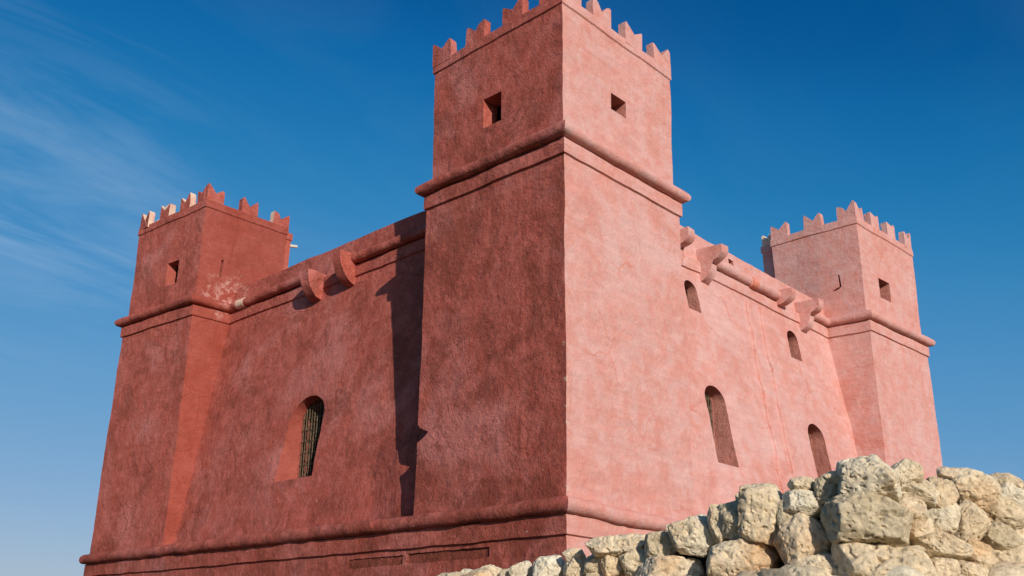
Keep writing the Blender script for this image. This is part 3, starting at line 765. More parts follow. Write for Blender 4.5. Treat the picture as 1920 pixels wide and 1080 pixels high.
(-12.077,-13.65,-3.399,0.133,0.124,0.108,14,2,0.5),
(-13.221,-13.228,-5.246,0.293,0.226,0.225,-15,0,0.5),
(-12.436,-13.994,-5.392,0.314,0.218,0.158,17,3,0.5),
(-13.2,-9.24,-5.105,0.224,0.195,0.188,-9,2,0.5),
(-9.457,-14.508,-4.281,0.217,0.21,0.156,16,0,0.5),
(-13.886,-7.31,-4.552,0.316,0.222,0.161,-3,0,0.5),
(-8.682,-14.655,-3.66,0.136,0.124,0.112,-13,0,0.5),
(-12.858,-9.762,-3.427,0.346,0.231,0.162,-20,1,0.5),
(-13.06,-13.49,-4.377,0.161,0.128,0.102,-14,0,0.5),
(-13.049,-13.405,-4.323,0.209,0.203,0.168,-15,0,0.5),
(-5.913,-16.071,-4.573,0.242,0.182,0.134,3,3,0.5),
(-11.817,-14.162,-5.349,0.253,0.235,0.218,1,2,0.5),
(-9.203,-14.567,-4.129,0.254,0.236,0.191,-2,3,0.5),
(-12.892,-12.741,-3.381,0.309,0.24,0.17,2,0,0.5),
(-13,-10.745,-4.192,0.245,0.189,0.172,17,0,0.5),
(-13.109,-11.391,-4.803,0.181,0.156,0.119,-1,1,0.5),
(-12.895,-10.744,-3.584,0.147,0.14,0.108,15,0,0.5),
(-13.21,-9.7,-5.286,0.243,0.239,0.168,14,0,0.5),
(-7.441,-15.242,-3.97,0.206,0.141,0.115,5,2,0.5),
(-13.051,-10.526,-4.514,0.238,0.208,0.151,11,0,0.5),
(-13.076,-9.703,-4.582,0.181,0.167,0.151,-19,0,0.5),
(-5.784,-16.216,-4.906,0.217,0.162,0.113,-6,2,0.5),
(-12.564,-13.737,-4.442,0.283,0.232,0.214,-5,0,0.5),
(-13.072,-12.879,-4.367,0.22,0.21,0.153,-15,2,0.5),
(-9.725,-14.286,-3.765,0.262,0.226,0.204,15,2,0.5),
(-7.062,-15.393,-3.926,0.253,0.216,0.175,0,0,0.5),
(-10.337,-14.278,-4.515,0.297,0.206,0.18,4,2,0.5),
(-13.108,-11.148,-4.758,0.179,0.124,0.11,6,0,0.5),
(-11.913,-13.786,-3.805,0.186,0.148,0.144,-3,3,0.5),
(-8.223,-15.223,-5.212,0.225,0.224,0.204,10,2,0.5),
(-7.308,-15.266,-3.839,0.168,0.144,0.107,1,3,0.5),
(-6.635,-15.468,-3.483,0.232,0.178,0.132,-1,2,0.5),
(-9.833,-14.471,-4.705,0.249,0.181,0.169,15,2,0.5),
(-12.982,-10.632,-4.113,0.189,0.142,0.107,-20,3,0.5),
(-13.217,-11.505,-5.404,0.302,0.218,0.163,12,2,0.5),
(-12.633,-13.825,-4.91,0.131,0.127,0.106,8,0,0.5),
(-12.903,-10.144,-3.707,0.167,0.128,0.096,-20,0,0.5),
(-13.189,-13.56,-5.095,0.293,0.235,0.187,-10,2,0.5),
(-12.433,-13.676,-3.969,0.269,0.23,0.205,-16,1,0.5),
(-13.215,-10.983,-5.375,0.344,0.237,0.17,11,0,0.5),
(-13.13,-10.096,-4.943,0.213,0.179,0.129,14,0,0.5),
(-7.951,-14.985,-3.795,0.296,0.219,0.181,12,0,0.5),
(-13.24,-9.638,-5.425,0.248,0.196,0.191,-2,2,0.5),
(-13.02,-12.02,-4.263,0.198,0.15,0.117,-20,2,0.5),
(-10.798,-14.23,-4.756,0.284,0.204,0.186,-16,3,0.5),
(-8.987,-14.457,-3.332,0.317,0.235,0.192,1,0,0.5),
(-12.16,-14.003,-5.09,0.287,0.226,0.163,-8,0,0.5),
(-13,-13.315,-4.053,0.198,0.198,0.154,-13,0,0.5),
(-13.143,-8.602,-4.936,0.212,0.168,0.131,-16,1,0.5),
(-12.368,-13.959,-5.149,0.258,0.179,0.144,8,0,0.5),
(-7.982,-15.111,-4.355,0.22,0.149,0.112,9,0,0.5),
(-13.02,-9.713,-4.283,0.271,0.233,0.206,12,3,0.5),
(-12.944,-13.33,-3.741,0.202,0.174,0.169,7,0,0.5),
(-8.73,-14.809,-4.37,0.16,0.151,0.136,9,3,0.5),
(-13.072,-13.368,-4.452,0.246,0.236,0.192,1,3,0.5),
(-13.232,-11.489,-5.484,0.24,0.166,0.15,-1,0,0.5),
(-12.982,-11.46,-4.117,0.182,0.168,0.141,6,1,0.5),
(-13.12,-12.337,-4.774,0.192,0.145,0.133,2,3,0.5),
(-12.901,-9.637,-3.636,0.155,0.124,0.096,11,0,0.5),
(-13.231,-8.872,-5.389,0.251,0.208,0.169,-7,1,0.5),
(-13.247,-12.563,-5.445,0.223,0.209,0.171,-10,0,0.5),
(-9.983,-14.117,-3.389,0.205,0.173,0.163,-16,0,0.5),
(-13.015,-9.045,-4.091,0.252,0.182,0.131,6,3,0.5),
(-13.507,-7.572,-4.163,0.211,0.154,0.153,-20,2,0.5),
(-13.175,-11.027,-5.132,0.323,0.22,0.161,16,1,0.5),
(-12.57,-13.502,-3.514,0.314,0.218,0.194,-10,2,0.5),
(-13.245,-9.646,-5.454,0.182,0.161,0.131,-18,3,0.5),
(-12.897,-9.415,-3.557,0.21,0.188,0.137,-1,3,0.5),
(-12.886,-10.836,-3.504,0.161,0.135,0.126,0,2,0.5),
(-12.349,-13.586,-3.464,0.249,0.201,0.151,13,1,0.5),
(-11.128,-14.288,-5.346,0.263,0.202,0.186,0,0,0.5),
(-12.971,-11.157,-4.026,0.295,0.203,0.166,1,3,0.5),
(-13.103,-11.749,-4.784,0.231,0.195,0.186,-7,0,0.5),
(-13.079,-10.43,-4.677,0.146,0.129,0.125,14,1,0.5),
(-11.452,-14.031,-4.385,0.229,0.191,0.183,15,1,0.5),
(-9.487,-14.3,-3.46,0.222,0.151,0.115,-16,2,0.5),
(-12.495,-13.973,-5.368,0.237,0.235,0.187,-7,0,0.5),
(-13.215,-7.978,-4.423,0.19,0.176,0.142,-6,1,0.5),
(-13.22,-13.549,-5.269,0.308,0.23,0.196,7,0,0.5),
(-12.985,-8.614,-4.037,0.241,0.169,0.125,1,1,0.5),
(-12.959,-12.914,-3.781,0.29,0.205,0.154,-14,2,0.5),
(-13.073,-9.784,-4.58,0.214,0.186,0.181,11,3,0.5),
(-9.052,-14.871,-5.143,0.289,0.2,0.181,16,0,0.5),
(-13.559,-7.639,-4.5,0.19,0.156,0.143,9,0,0.5),
(-11.811,-13.896,-4.164,0.247,0.184,0.146,-19,0,0.5),
(-11.848,-13.765,-3.627,0.16,0.141,0.136,-19,1,0.5),
(-13.124,-11.549,-4.899,0.242,0.177,0.13,-8,1,0.5),
(-12.1,-13.647,-3.413,0.204,0.199,0.139,19,1,0.5),
(-8.817,-14.575,-3.55,0.221,0.163,0.146,-18,3,0.5),
(-9.109,-14.483,-3.631,0.231,0.173,0.146,-2,2,0.5),
(-12.605,-13.528,-3.676,0.229,0.179,0.153,6,3,0.5),
(-13.02,-9.368,-4.187,0.312,0.24,0.203,-19,0,0.5),
(-5.585,-16.371,-5.144,0.202,0.17,0.164,9,1,0.5),
(-10.374,-14.201,-4.193,0.202,0.19,0.183,6,0,0.5),
(-9.808,-14.187,-3.475,0.177,0.168,0.167,2,0,0.5),
(-9.795,-14.582,-5.114,0.136,0.128,0.117,-12,0,0.5),
(-9.065,-14.636,-4.195,0.312,0.217,0.215,-17,2,0.5),
(-5.441,-16.16,-4.064,0.266,0.183,0.181,-12,2,0.5),
(-13.034,-12.798,-4.143,0.266,0.214,0.208,-9,1,0.5),
(-5.718,-16.281,-5.036,0.242,0.218,0.189,14,1,0.5),
(-12.902,-12.564,-3.372,0.252,0.179,0.138,15,0,0.5),
(-12.755,-13.598,-4.215,0.223,0.149,0.106,5,2,0.5),
(-11.301,-14.105,-4.62,0.258,0.19,0.151,10,0,0.5),
(-5.605,-16.428,-5.4,0.185,0.171,0.128,-2,1,0.5),
(-12.929,-8.558,-3.727,0.328,0.221,0.205,-12,3,0.5),
(-12.871,-12.04,-3.41,0.146,0.122,0.094,14,1,0.5),
(-12.926,-8.731,-3.669,0.147,0.139,0.134,-11,1,0.5),
(-12.957,-12.256,-3.853,0.167,0.153,0.14,13,3,0.5),
(-9.634,-14.383,-4.034,0.278,0.192,0.136,-9,2,0.5),
(-12.853,-11.786,-3.358,0.217,0.147,0.135,7,2,0.5),
(-13.238,-13.373,-5.358,0.218,0.168,0.162,5,0,0.5),
(-9.343,-14.774,-5.206,0.278,0.22,0.175,-15,3,0.5),
(-13.162,-12.707,-4.875,0.254,0.178,0.167,-5,0,0.5),
(-12.907,-11.72,-3.683,0.169,0.149,0.111,4,2,0.5),
(-12.905,-9.581,-3.642,0.128,0.121,0.088,11,0,0.5),
(-11.426,-14.205,-5.215,0.271,0.222,0.202,-15,0,0.5),
(-10.621,-14.157,-4.234,0.225,0.175,0.153,18,0,0.5),
(-12.93,-13.119,-3.661,0.229,0.192,0.185,0,0,0.5),
(-6.395,-15.965,-5.019,0.311,0.21,0.183,-16,0,0.5),
(-7.738,-15.305,-4.724,0.312,0.214,0.2,1,2,0.5),
(-5.97,-16.035,-4.534,0.167,0.137,0.124,-4,3,0.5),
(-13.108,-11.299,-4.787,0.247,0.179,0.176,-15,0,0.5),
(-13.068,-10.197,-4.616,0.228,0.166,0.164,-9,0,0.5),
(-13.429,-7.817,-4.609,0.197,0.197,0.184,10,2,0.5),
(-7.168,-15.433,-4.266,0.255,0.171,0.158,15,2,0.5),
(-5.529,-16.191,-4.346,0.268,0.214,0.193,17,3,0.5),
(-11.001,-14.116,-4.401,0.203,0.17,0.168,6,0,0.5),
(-11.332,-14.235,-5.279,0.204,0.174,0.172,7,1,0.5),
(-13.494,-7.739,-4.583,0.173,0.121,0.116,1,0,0.5),
(-9.453,-14.461,-4.08,0.274,0.231,0.183,-15,0,0.5),
(-7.629,-15.248,-4.31,0.192,0.136,0.099,8,1,0.5),
(-13.458,-7.749,-4.506,0.146,0.127,0.109,-3,3,0.5),
(-13.203,-12.952,-5.072,0.29,0.206,0.159,3,0,0.5),
(-13.041,-8.717,-4.336,0.257,0.223,0.175,-12,0,0.5),
(-11.597,-13.805,-3.483,0.292,0.228,0.174,-19,0,0.5),
(-13.138,-10.637,-4.994,0.302,0.225,0.209,-7,3,0.5),
(-13.124,-9.405,-4.745,0.158,0.154,0.149,-10,0,0.5),
(-13.12,-13.35,-4.713,0.173,0.123,0.105,13,1,0.5),
(-13.187,-7.926,-4.2,0.221,0.218,0.158,12,0,0.5),
(-10.186,-14.381,-4.84,0.177,0.162,0.157,3,0,0.5),
(-13.095,-13.275,-4.572,0.342,0.233,0.215,6,1,0.5),
(-12.853,-10.513,-3.395,0.135,0.127,0.12,13,0,0.5),
(-8.422,-14.764,-3.681,0.131,0.121,0.116,-12,0,0.5),
(-13.001,-9.764,-4.197,0.245,0.178,0.125,17,1,0.5),
(-13.018,-12.498,-4.113,0.235,0.172,0.123,-9,0,0.5),
(-12.991,-8.666,-4.059,0.172,0.165,0.137,4,2,0.5),
(-13.048,-8.957,-4.315,0.15,0.144,0.13,13,0,0.5),
(-8.996,-14.489,-3.481,0.16,0.135,0.13,18,1,0.5),
(-13.007,-13.439,-4.084,0.276,0.21,0.164,-10,3,0.5),
(-13.009,-11.19,-4.239,0.163,0.13,0.114,-3,0,0.5),
(-12.352,-13.65,-3.733,0.149,0.137,0.108,-13,0,0.5),
(-7.792,-14.956,-3.411,0.238,0.167,0.164,10,0,0.5),
(-11.01,-14.338,-5.476,0.18,0.159,0.137,2,1,0.5),
(-8.781,-15.039,-5.39,0.296,0.219,0.158,12,2,0.5),
(-13.454,-7.694,-4.343,0.225,0.199,0.145,4,1,0.5),
(-13.208,-12.784,-5.11,0.269,0.228,0.211,-1,3,0.5),
(-12.979,-10.135,-4.121,0.183,0.168,0.159,1,1,0.5),
(-5.359,-16.496,-5.215,0.246,0.226,0.169,12,0,0.5),
(-9.338,-14.806,-5.329,0.182,0.136,0.116,-8,2,0.5),
(-13.021,-11.384,-4.329,0.171,0.159,0.129,17,0,0.5),
(-13.211,-12.926,-5.104,0.169,0.146,0.109,17,0,0.5),
(-12.449,-13.549,-3.493,0.171,0.148,0.128,4,1,0.5),
(-9.59,-14.396,-4.021,0.226,0.159,0.156,-20,0,0.5),
(-8.422,-14.644,-3.192,0.193,0.16,0.131,-17,0,0.5),
(-9.854,-14.622,-5.37,0.305,0.232,0.186,13,0,0.5),
(-5.348,-16.473,-5.105,0.174,0.163,0.121,-4,0,0.5),
(-11.51,-14.148,-5.009,0.133,0.128,0.102,1,0,0.5),
(-13.172,-11.018,-5.113,0.238,0.208,0.158,10,0,0.5),
(-9.924,-14.599,-5.383,0.276,0.223,0.179,-12,2,0.5),
(-13.052,-12.558,-4.291,0.173,0.158,0.126,-10,0,0.5),
(-8.303,-14.812,-3.68,0.182,0.155,0.153,-2,3,0.5),
(-12.893,-10.256,-3.647,0.213,0.211,0.164,18,1,0.5),
(-11.065,-14.223,-4.974,0.181,0.159,0.116,4,0,0.5),
(-12.999,-12.119,-4.126,0.151,0.132,0.106,-1,2,0.5),
(-12.377,-13.596,-3.557,0.28,0.188,0.159,-8,0,0.5),
(-13.156,-12.926,-4.821,0.158,0.135,0.125,0,2,0.5),
(-12.991,-12.822,-3.924,0.171,0.156,0.148,2,0,0.5),
(-12.97,-10.978,-3.983,0.158,0.152,0.11,-20,1,0.5),
(-13.095,-13.709,-5.237,0.183,0.153,0.135,11,0,0.5),
(-12.992,-10.158,-4.196,0.233,0.213,0.201,-11,3,0.5),
(-13.635,-7.817,-5.209,0.302,0.203,0.165,3,1,0.5),
(-11.659,-13.795,-3.521,0.171,0.148,0.129,11,3,0.5),
(-12.968,-12.345,-3.883,0.17,0.136,0.108,2,1,0.5),
(-6.81,-15.512,-3.963,0.21,0.194,0.165,-4,3,0.5),
(-13.12,-13.153,-4.691,0.157,0.125,0.113,-8,1,0.5),
(-10.266,-14.234,-4.237,0.29,0.214,0.209,18,1,0.5),
(-6.403,-15.795,-4.366,0.166,0.122,0.087,-9,3,0.5),
(-8.384,-15.15,-5.188,0.152,0.131,0.127,-18,0,0.5),
(-10.484,-14.25,-4.537,0.205,0.198,0.168,-3,0,0.5),
(-13.531,-7.369,-3.677,0.295,0.215,0.204,-18,0,0.5),
(-12.47,-13.793,-4.523,0.261,0.216,0.157,5,2,0.5),
(-12.996,-12.038,-4.126,0.205,0.138,0.137,-20,3,0.5),
(-13.514,-7.61,-4.286,0.233,0.159,0.125,-14,2,0.5),
(-8.54,-14.892,-4.399,0.243,0.184,0.15,10,0,0.5),
(-13.696,-7.423,-4.305,0.154,0.123,0.12,13,1,0.5),
(-13.124,-8.896,-4.768,0.219,0.208,0.172,3,3,0.5),
(-12.729,-13.396,-3.359,0.172,0.14,0.135,-14,3,0.5),
(-12.994,-11.733,-4.173,0.157,0.138,0.13,-16,3,0.5),
(-8.699,-14.902,-4.699,0.172,0.131,0.122,15,2,0.5),
(-11.769,-14.17,-5.333,0.296,0.219,0.179,-17,1,0.5),
(-12.907,-10.084,-3.727,0.225,0.19,0.159,-9,3,0.5),
(-13.074,-11.901,-4.6,0.258,0.232,0.227,16,2,0.5),
(-12.537,-13.533,-3.583,0.208,0.186,0.141,8,3,0.5),
(-13.474,-7.579,-4.087,0.176,0.127,0.096,19,0,0.5),
(-13.122,-10.521,-4.912,0.23,0.17,0.138,-1,0,0.5),
(-13.979,-7.386,-5.031,0.2,0.189,0.135,4,3,0.5),
(-11.122,-14.114,-4.501,0.214,0.163,0.133,-10,1,0.5),
(-13.168,-9.266,-4.916,0.216,0.178,0.131,6,0,0.5),
(-11.25,-14.247,-5.26,0.231,0.206,0.175,7,1,0.5),
(-6.462,-15.631,-3.824,0.199,0.183,0.169,8,0,0.5),
(-6.147,-16.146,-5.288,0.15,0.147,0.122,15,3,0.5),
(-13.238,-12.857,-5.249,0.163,0.12,0.087,19,1,0.5),
(-13.899,-7.418,-4.885,0.337,0.232,0.171,16,0,0.5),
(-13.207,-8.563,-5.3,0.239,0.199,0.153,-14,1,0.5),
(-11.875,-14.073,-5.032,0.3,0.206,0.194,-19,2,0.5),
(-8.563,-15.12,-5.362,0.213,0.158,0.149,17,3,0.5),
(-13.166,-10.767,-5.134,0.322,0.238,0.169,-14,1,0.5),
(-13.232,-13.675,-5.331,0.274,0.229,0.171,-7,0,0.5),
(-11.842,-14.17,-5.419,0.255,0.188,0.185,16,3,0.5),
(-13.11,-12.118,-4.76,0.316,0.231,0.185,13,2,0.5),
(-7.259,-15.324,-3.987,0.155,0.137,0.115,14,1,0.5),
(-13.234,-13.658,-5.342,0.261,0.239,0.209,-7,0,0.5),
(-9.251,-14.708,-4.788,0.244,0.238,0.177,9,0,0.5),
(-9.237,-14.337,-3.227,0.281,0.239,0.213,15,0,0.5),
(-13.179,-13.252,-5.021,0.218,0.196,0.191,-12,3,0.5),
(-13.147,-10.882,-5.004,0.288,0.226,0.213,-12,0,0.5),
(-7.603,-15.074,-3.568,0.159,0.143,0.13,15,2,0.5),
(-13.014,-12.637,-4.013,0.261,0.174,0.144,16,0,0.5),
(-7.951,-15.132,-4.388,0.193,0.133,0.111,-15,3,0.5),
(-12.991,-11.774,-4.148,0.217,0.204,0.191,11,1,0.5),
(-13.579,-7.768,-4.91,0.147,0.123,0.099,-8,0,0.5),
(-5.547,-16.42,-5.267,0.18,0.148,0.122,0,2,0.5),
(-13.718,-7.488,-4.55,0.23,0.183,0.179,3,0,0.5),
(-5.538,-16.406,-5.194,0.311,0.216,0.161,11,2,0.5),
(-13.136,-13.119,-4.768,0.16,0.131,0.108,8,3,0.5),
(-11.155,-13.884,-3.411,0.309,0.206,0.174,11,2,0.5),
(-13.146,-13.161,-4.829,0.232,0.23,0.17,17,0,0.5),
(-5.192,-16.239,-3.913,0.209,0.178,0.155,10,0,0.5),
(-11.402,-14.266,-5.488,0.145,0.121,0.114,-19,3,0.5),
(-13.052,-9.941,-4.498,0.283,0.2,0.198,18,0,0.5),
(-12.914,-8.948,-3.536,0.247,0.225,0.177,10,3,0.5),
(-13.243,-7.76,-3.91,0.275,0.225,0.173,-11,0,0.5),
(-13.207,-12.67,-5.164,0.215,0.179,0.161,15,3,0.5),
(-7.608,-15.339,-4.644,0.27,0.208,0.162,12,2,0.5),
(-12.955,-8.522,-3.877,0.198,0.151,0.135,15,0,0.5),
(-13.213,-7.774,-3.86,0.175,0.151,0.122,1,1,0.5),
(-11.155,-13.996,-3.958,0.199,0.147,0.12,13,3,0.5),
(-8.293,-14.723,-3.304,0.201,0.175,0.151,3,0,0.5),
(-9.963,-14.564,-5.295,0.254,0.183,0.139,-20,0,0.5),
(-8.384,-14.815,-3.825,0.294,0.21,0.177,16,3,0.5),
(-10.321,-14.139,-3.843,0.138,0.126,0.109,11,0,0.5),
(-8.684,-14.598,-3.43,0.253,0.221,0.165,-6,1,0.5),
(-12.764,-13.82,-5.116,0.248,0.171,0.141,-1,1,0.5),
(-11.17,-14.156,-4.747,0.221,0.221,0.168,12,1,0.5),
(-13.109,-12.683,-4.565,0.28,0.205,0.157,-13,1,0.5),
(-13.274,-13.091,-5.487,0.241,0.166,0.13,3,0,0.5),
(-5.954,-16.053,-4.577,0.196,0.144,0.107,-3,0,0.5),
(-12.938,-9.562,-3.817,0.2,0.178,0.164,7,1,0.5),
(-12.998,-13.594,-4.608,0.179,0.172,0.135,-1,3,0.5),
(-13.072,-13.658,-4.991,0.34,0.236,0.209,-10,2,0.5),
(-9.206,-14.777,-5.002,0.232,0.205,0.197,-5,2,0.5),
(-10.853,-13.971,-3.565,0.254,0.228,0.204,5,2,0.5),
(-12.898,-12.548,-3.359,0.16,0.129,0.109,3,2,0.5),
(-12.603,-13.624,-4.055,0.33,0.222,0.163,12,2,0.5),
(-12.979,-10.981,-4.035,0.263,0.18,0.171,9,2,0.5),
(-8.588,-15.071,-5.202,0.235,0.183,0.134,5,1,0.5),
(-12.567,-13.496,-3.486,0.188,0.177,0.133,-2,0,0.5),
(-14.018,-7.455,-5.333,0.203,0.168,0.143,4,1,0.5),
(-13.48,-7.597,-4.154,0.178,0.136,0.13,-3,1,0.5),
(-8.79,-14.669,-3.891,0.222,0.171,0.154,13,0,0.5),
(-13.122,-13.762,-5.494,0.253,0.202,0.189,-10,3,0.5),
(-8.38,-15.148,-5.172,0.213,0.193,0.181,-20,2,0.5),
(-12.878,-13.758,-5.064,0.161,0.144,0.108,6,1,0.5),
(-10.576,-14.153,-4.169,0.287,0.21,0.201,18,0,0.5),
(-7.993,-14.861,-3.364,0.227,0.199,0.157,19,0,0.5),
(-12.483,-13.893,-4.99,0.25,0.189,0.164,-20,0,0.5),
(-12.895,-13.637,-4.605,0.25,0.208,0.162,-7,0,0.5),
(-13.217,-13.539,-5.254,0.176,0.169,0.126,17,3,0.5),
(-13.106,-13.488,-4.637,0.237,0.225,0.17,8,1,0.5),
(-12.99,-11.646,-4.16,0.254,0.233,0.228,9,0,0.5),
(-12.371,-7.255,-3.529,0.189,0.126,0.1,2,1,0.5),
(-8.454,-13.242,-3.493,0.181,0.165,0.134,10,3,0.5),
(-12.339,-11.935,-2.773,0.173,0.153,0.137,9,3,0.5),
(-5.767,-13.678,-4.369,0.172,0.137,0.122,19,1,0.5),
(-11.713,-6.478,-4.325,0.239,0.16,0.123,-11,1,0.5),
(-11.74,-13.134,-2.737,0.211,0.188,0.141,2,3,0.5),
(-5.85,-14.306,-3.963,0.167,0.118,0.115,-10,0,0.5),
(-11.916,-6.283,-4.414,0.194,0.179,0.138,-10,3,0.5),
(-11.334,-8.932,-4.176,0.203,0.176,0.153,13,1,0.5),
(-8.15,-12.619,-4.043,0.195,0.178,0.17,7,2,0.5),
(-11.429,-8.157,-4.182,0.22,0.194,0.153,-17,1,0.5),
(-11.396,-11.034,-3.628,0.162,0.13,0.122,-17,0,0.5),
(-11.327,-8.72,-4.198,0.177,0.124,0.099,2,2,0.5),
(-12.263,-10.679,-3.108,0.185,0.157,0.114,9,1,0.5),
(-12.05,-12.837,-2.696,0.231,0.174,0.165,-5,2,0.5),
(-6.533,-13.568,-4.074,0.193,0.16,0.113,-5,3,0.5),
(-11.22,-9.305,-4.29,0.254,0.182,0.178,0,3,0.5),
(-7.239,-13.068,-4.084,0.23,0.196,0.14,14,2,0.5),
(-11.789,-6.029,-4.654,0.273,0.184,0.182,0,1,0.5),
(-12.696,-6.639,-3.923,0.128,0.118,0.085,-3,3,0.5),
(-12.105,-12.882,-2.644,0.143,0.131,0.115,8,1,0.5),
(-11.628,-9.691,-3.867,0.259,0.192,0.165,11,0,0.5),
(-11.405,-11.499,-3.598,0.182,0.141,0.104,8,2,0.5),
(-5.781,-14.733,-3.782,0.178,0.13,0.098,-10,0,0.5),
(-12.962,-6.884,-3.704,0.218,0.179,0.138,12,0,0.5),
(-12.229,-9.346,-3.311,0.178,0.123,0.091,-17,0,0.5),
(-12.262,-12.286,-2.766,0.221,0.157,0.14,1,0,0.5),
(-11.578,-13.216,-2.719,0.228,0.166,0.147,1,0,0.5),
(-11.397,-10.046,-3.987,0.187,0.152,0.125,-17,0,0.5),
(-10.931,-12.276,-3.546,0.291,0.194,0.162,-9,0,0.5),
(-11.14,-11.97,-3.639,0.262,0.198,0.184,-12,0,0.5),
(-11.689,-9.966,-3.71,0.174,0.142,0.133,11,3,0.5),
(-11.133,-13.41,-2.704,0.14,0.111,0.109,-2,0,0.5),
(-8.768,-12.895,-3.645,0.262,0.177,0.128,-7,3,0.5),
(-12.127,-11.05,-3.123,0.115,0.106,0.086,0,1,0.5),
(-12.977,-6.931,-3.695,0.287,0.197,0.18,13,1,0.5),
(-12.233,-11.752,-2.795,0.147,0.101,0.079,-8,3,0.5),
(-9.957,-13.312,-2.986,0.13,0.126,0.106,17,3,0.5),
(-10.271,-12.393,-3.608,0.201,0.148,0.13,-1,0,0.5),
(-11.462,-8.946,-4.049,0.188,0.182,0.161,-18,3,0.5),
(-12.407,-9.174,-3.29,0.128,0.117,0.096,-20,0,0.5),
(-6.547,-13.659,-4.013,0.113,0.105,0.087,-17,2,0.5),
(-12.235,-12.773,-2.641,0.183,0.124,0.12,10,1,0.5),
(-12.773,-6.507,-4.012,0.208,0.18,0.133,19,0,0.5),
(-10.604,-12.748,-3.233,0.157,0.112,0.087,10,3,0.5),
(-12.003,-7.387,-3.694,0.157,0.145,0.144,4,3,0.5),
(-6.108,-14.708,-3.616,0.157,0.107,0.088,14,2,0.5),
(-11.768,-6.402,-4.366,0.161,0.113,0.099,-2,0,0.5),
(-6.82,-14.422,-3.432,0.15,0.141,0.103,15,1,0.5),
(-11.288,-9.772,-4.105,0.204,0.156,0.151,14,0,0.5),
(-8.925,-12.496,-3.918,0.231,0.199,0.179,-5,0,0.5),
(-5.89,-15.03,-3.637,0.151,0.109,0.088,-5,2,0.5),
(-11.365,-8.458,-4.213,0.189,0.174,0.134,-8,0,0.5),
(-6.426,-13.902,-3.926,0.169,0.115,0.089,18,3,0.5),
(-11.377,-9.155,-4.125,0.168,0.146,0.122,-11,1,0.5),
(-11.77,-5.905,-4.76,0.17,0.132,0.092,-19,0,0.5),
(-7.348,-14.416,-3.242,0.149,0.124,0.115,-7,0,0.5),
(-11.686,-8.445,-3.911,0.232,0.17,0.123,-11,0,0.5),
(-11.888,-12.481,-2.926,0.196,0.176,0.161,-20,2,0.5),
(-12.277,-12.817,-2.64,0.201,0.186,0.142,19,2,0.5),
(-7.025,-13.669,-3.785,0.177,0.119,0.09,12,2,0.5),
(-11.714,-7.379,-3.977,0.115,0.111,0.109,-17,0,0.5),
(-11.341,-12.234,-3.377,0.212,0.144,0.111,-3,0,0.5),
(-12.35,-11.196,-3.04,0.12,0.1,0.077,1,1,0.5),
(-6.583,-14.802,-3.433,0.128,0.124,0.109,-2,0,0.5),
(-6.462,-14.304,-3.671,0.214,0.153,0.127,-13,0,0.5),
(-7.386,-14.407,-3.234,0.158,0.119,0.087,8,1,0.5),
(-10.905,-11.944,-3.741,0.236,0.185,0.131,5,3,0.5),
(-11.224,-6.87,-4.487,0.154,0.114,0.103,-4,1,0.5),
(-11.391,-7.885,-4.25,0.24,0.168,0.135,-9,1,0.5),
(-12.599,-6.513,-4.051,0.113,0.105,0.075,1,1,0.5),
(-11.128,-12.707,-3.178,0.2,0.159,0.135,3,3,0.5),
(-4.625,-14.355,-4.616,0.18,0.158,0.113,13,1,0.5),
(-11.437,-11.2,-3.597,0.209,0.161,0.14,9,1,0.5),
(-11.595,-9.74,-3.867,0.168,0.162,0.12,-8,0,0.5),
(-11.799,-11.222,-3.284,0.123,0.116,0.11,11,0,0.5),
(-8.716,-13.553,-3.179,0.145,0.117,0.109,-2,0,0.5),
(-11.386,-12.35,-3.277,0.176,0.132,0.105,15,0,0.5),
(-11.46,-11.648,-3.514,0.151,0.122,0.106,15,0,0.5),
(-11.749,-10.177,-3.628,0.26,0.197,0.189,2,0,0.5),
(-12.035,-12.157,-2.929,0.126,0.12,0.119,10,1,0.5),
(-4.899,-14.765,-4.258,0.205,0.148,0.108,15,2,0.5),
(-11.813,-13.148,-2.718,0.201,0.154,0.127,-19,1,0.5),
(-11.744,-5.975,-4.71,0.235,0.185,0.13,-6,0,0.5),
(-12.497,-7.039,-3.655,0.274,0.192,0.179,4,0,0.5),
(-11.274,-11.502,-3.699,0.132,0.108,0.101,-3,1,0.5),
(-7.65,-14.252,-3.165,0.148,0.147,0.125,-8,0,0.5),
(-9.263,-12.941,-3.469,0.151,0.119,0.093,-2,3,0.5),
(-11.384,-8.377,-4.202,0.214,0.163,0.143,-5,0,0.5),
(-12.173,-10.895,-3.182,0.239,0.164,0.159,-1,0,0.5),
(-9.117,-12.854,-3.579,0.188,0.168,0.154,12,1,0.5),
(-11.31,-8.261,-4.283,0.246,0.18,0.175,-3,0,0.5),
(-11.392,-8.967,-4.117,0.172,0.163,0.13,12,0,0.5),
(-4.873,-15.123,-4.096,0.192,0.13,0.112,9,0,0.5),
(-4.318,-14.83,-4.556,0.138,0.125,0.123,3,1,0.5),
(-11.827,-11.667,-3.202,0.206,0.146,0.103,7,1,0.5),
(-12.034,-9.038,-3.524,0.166,0.155,0.139,-5,0,0.5),
(-5.401,-14.185,-4.271,0.216,0.152,0.142,-20,3,0.5),
(-11.637,-11.074,-3.449,0.225,0.168,0.143,-10,0,0.5),
(-10.412,-13.269,-2.911,0.202,0.142,0.101,-12,1,0.5),
(-12.246,-8.229,-3.412,0.176,0.172,0.162,-7,1,0.5),
(-8.267,-13.12,-3.648,0.282,0.188,0.14,19,2,0.5),
(-11.243,-10.253,-4.025,0.134,0.133,0.128,6,1,0.5),
(-11.896,-6.061,-4.601,0.244,0.191,0.135,-7,0,0.5),
(-11.771,-11.326,-3.253,0.123,0.103,0.095,18,1,0.5),
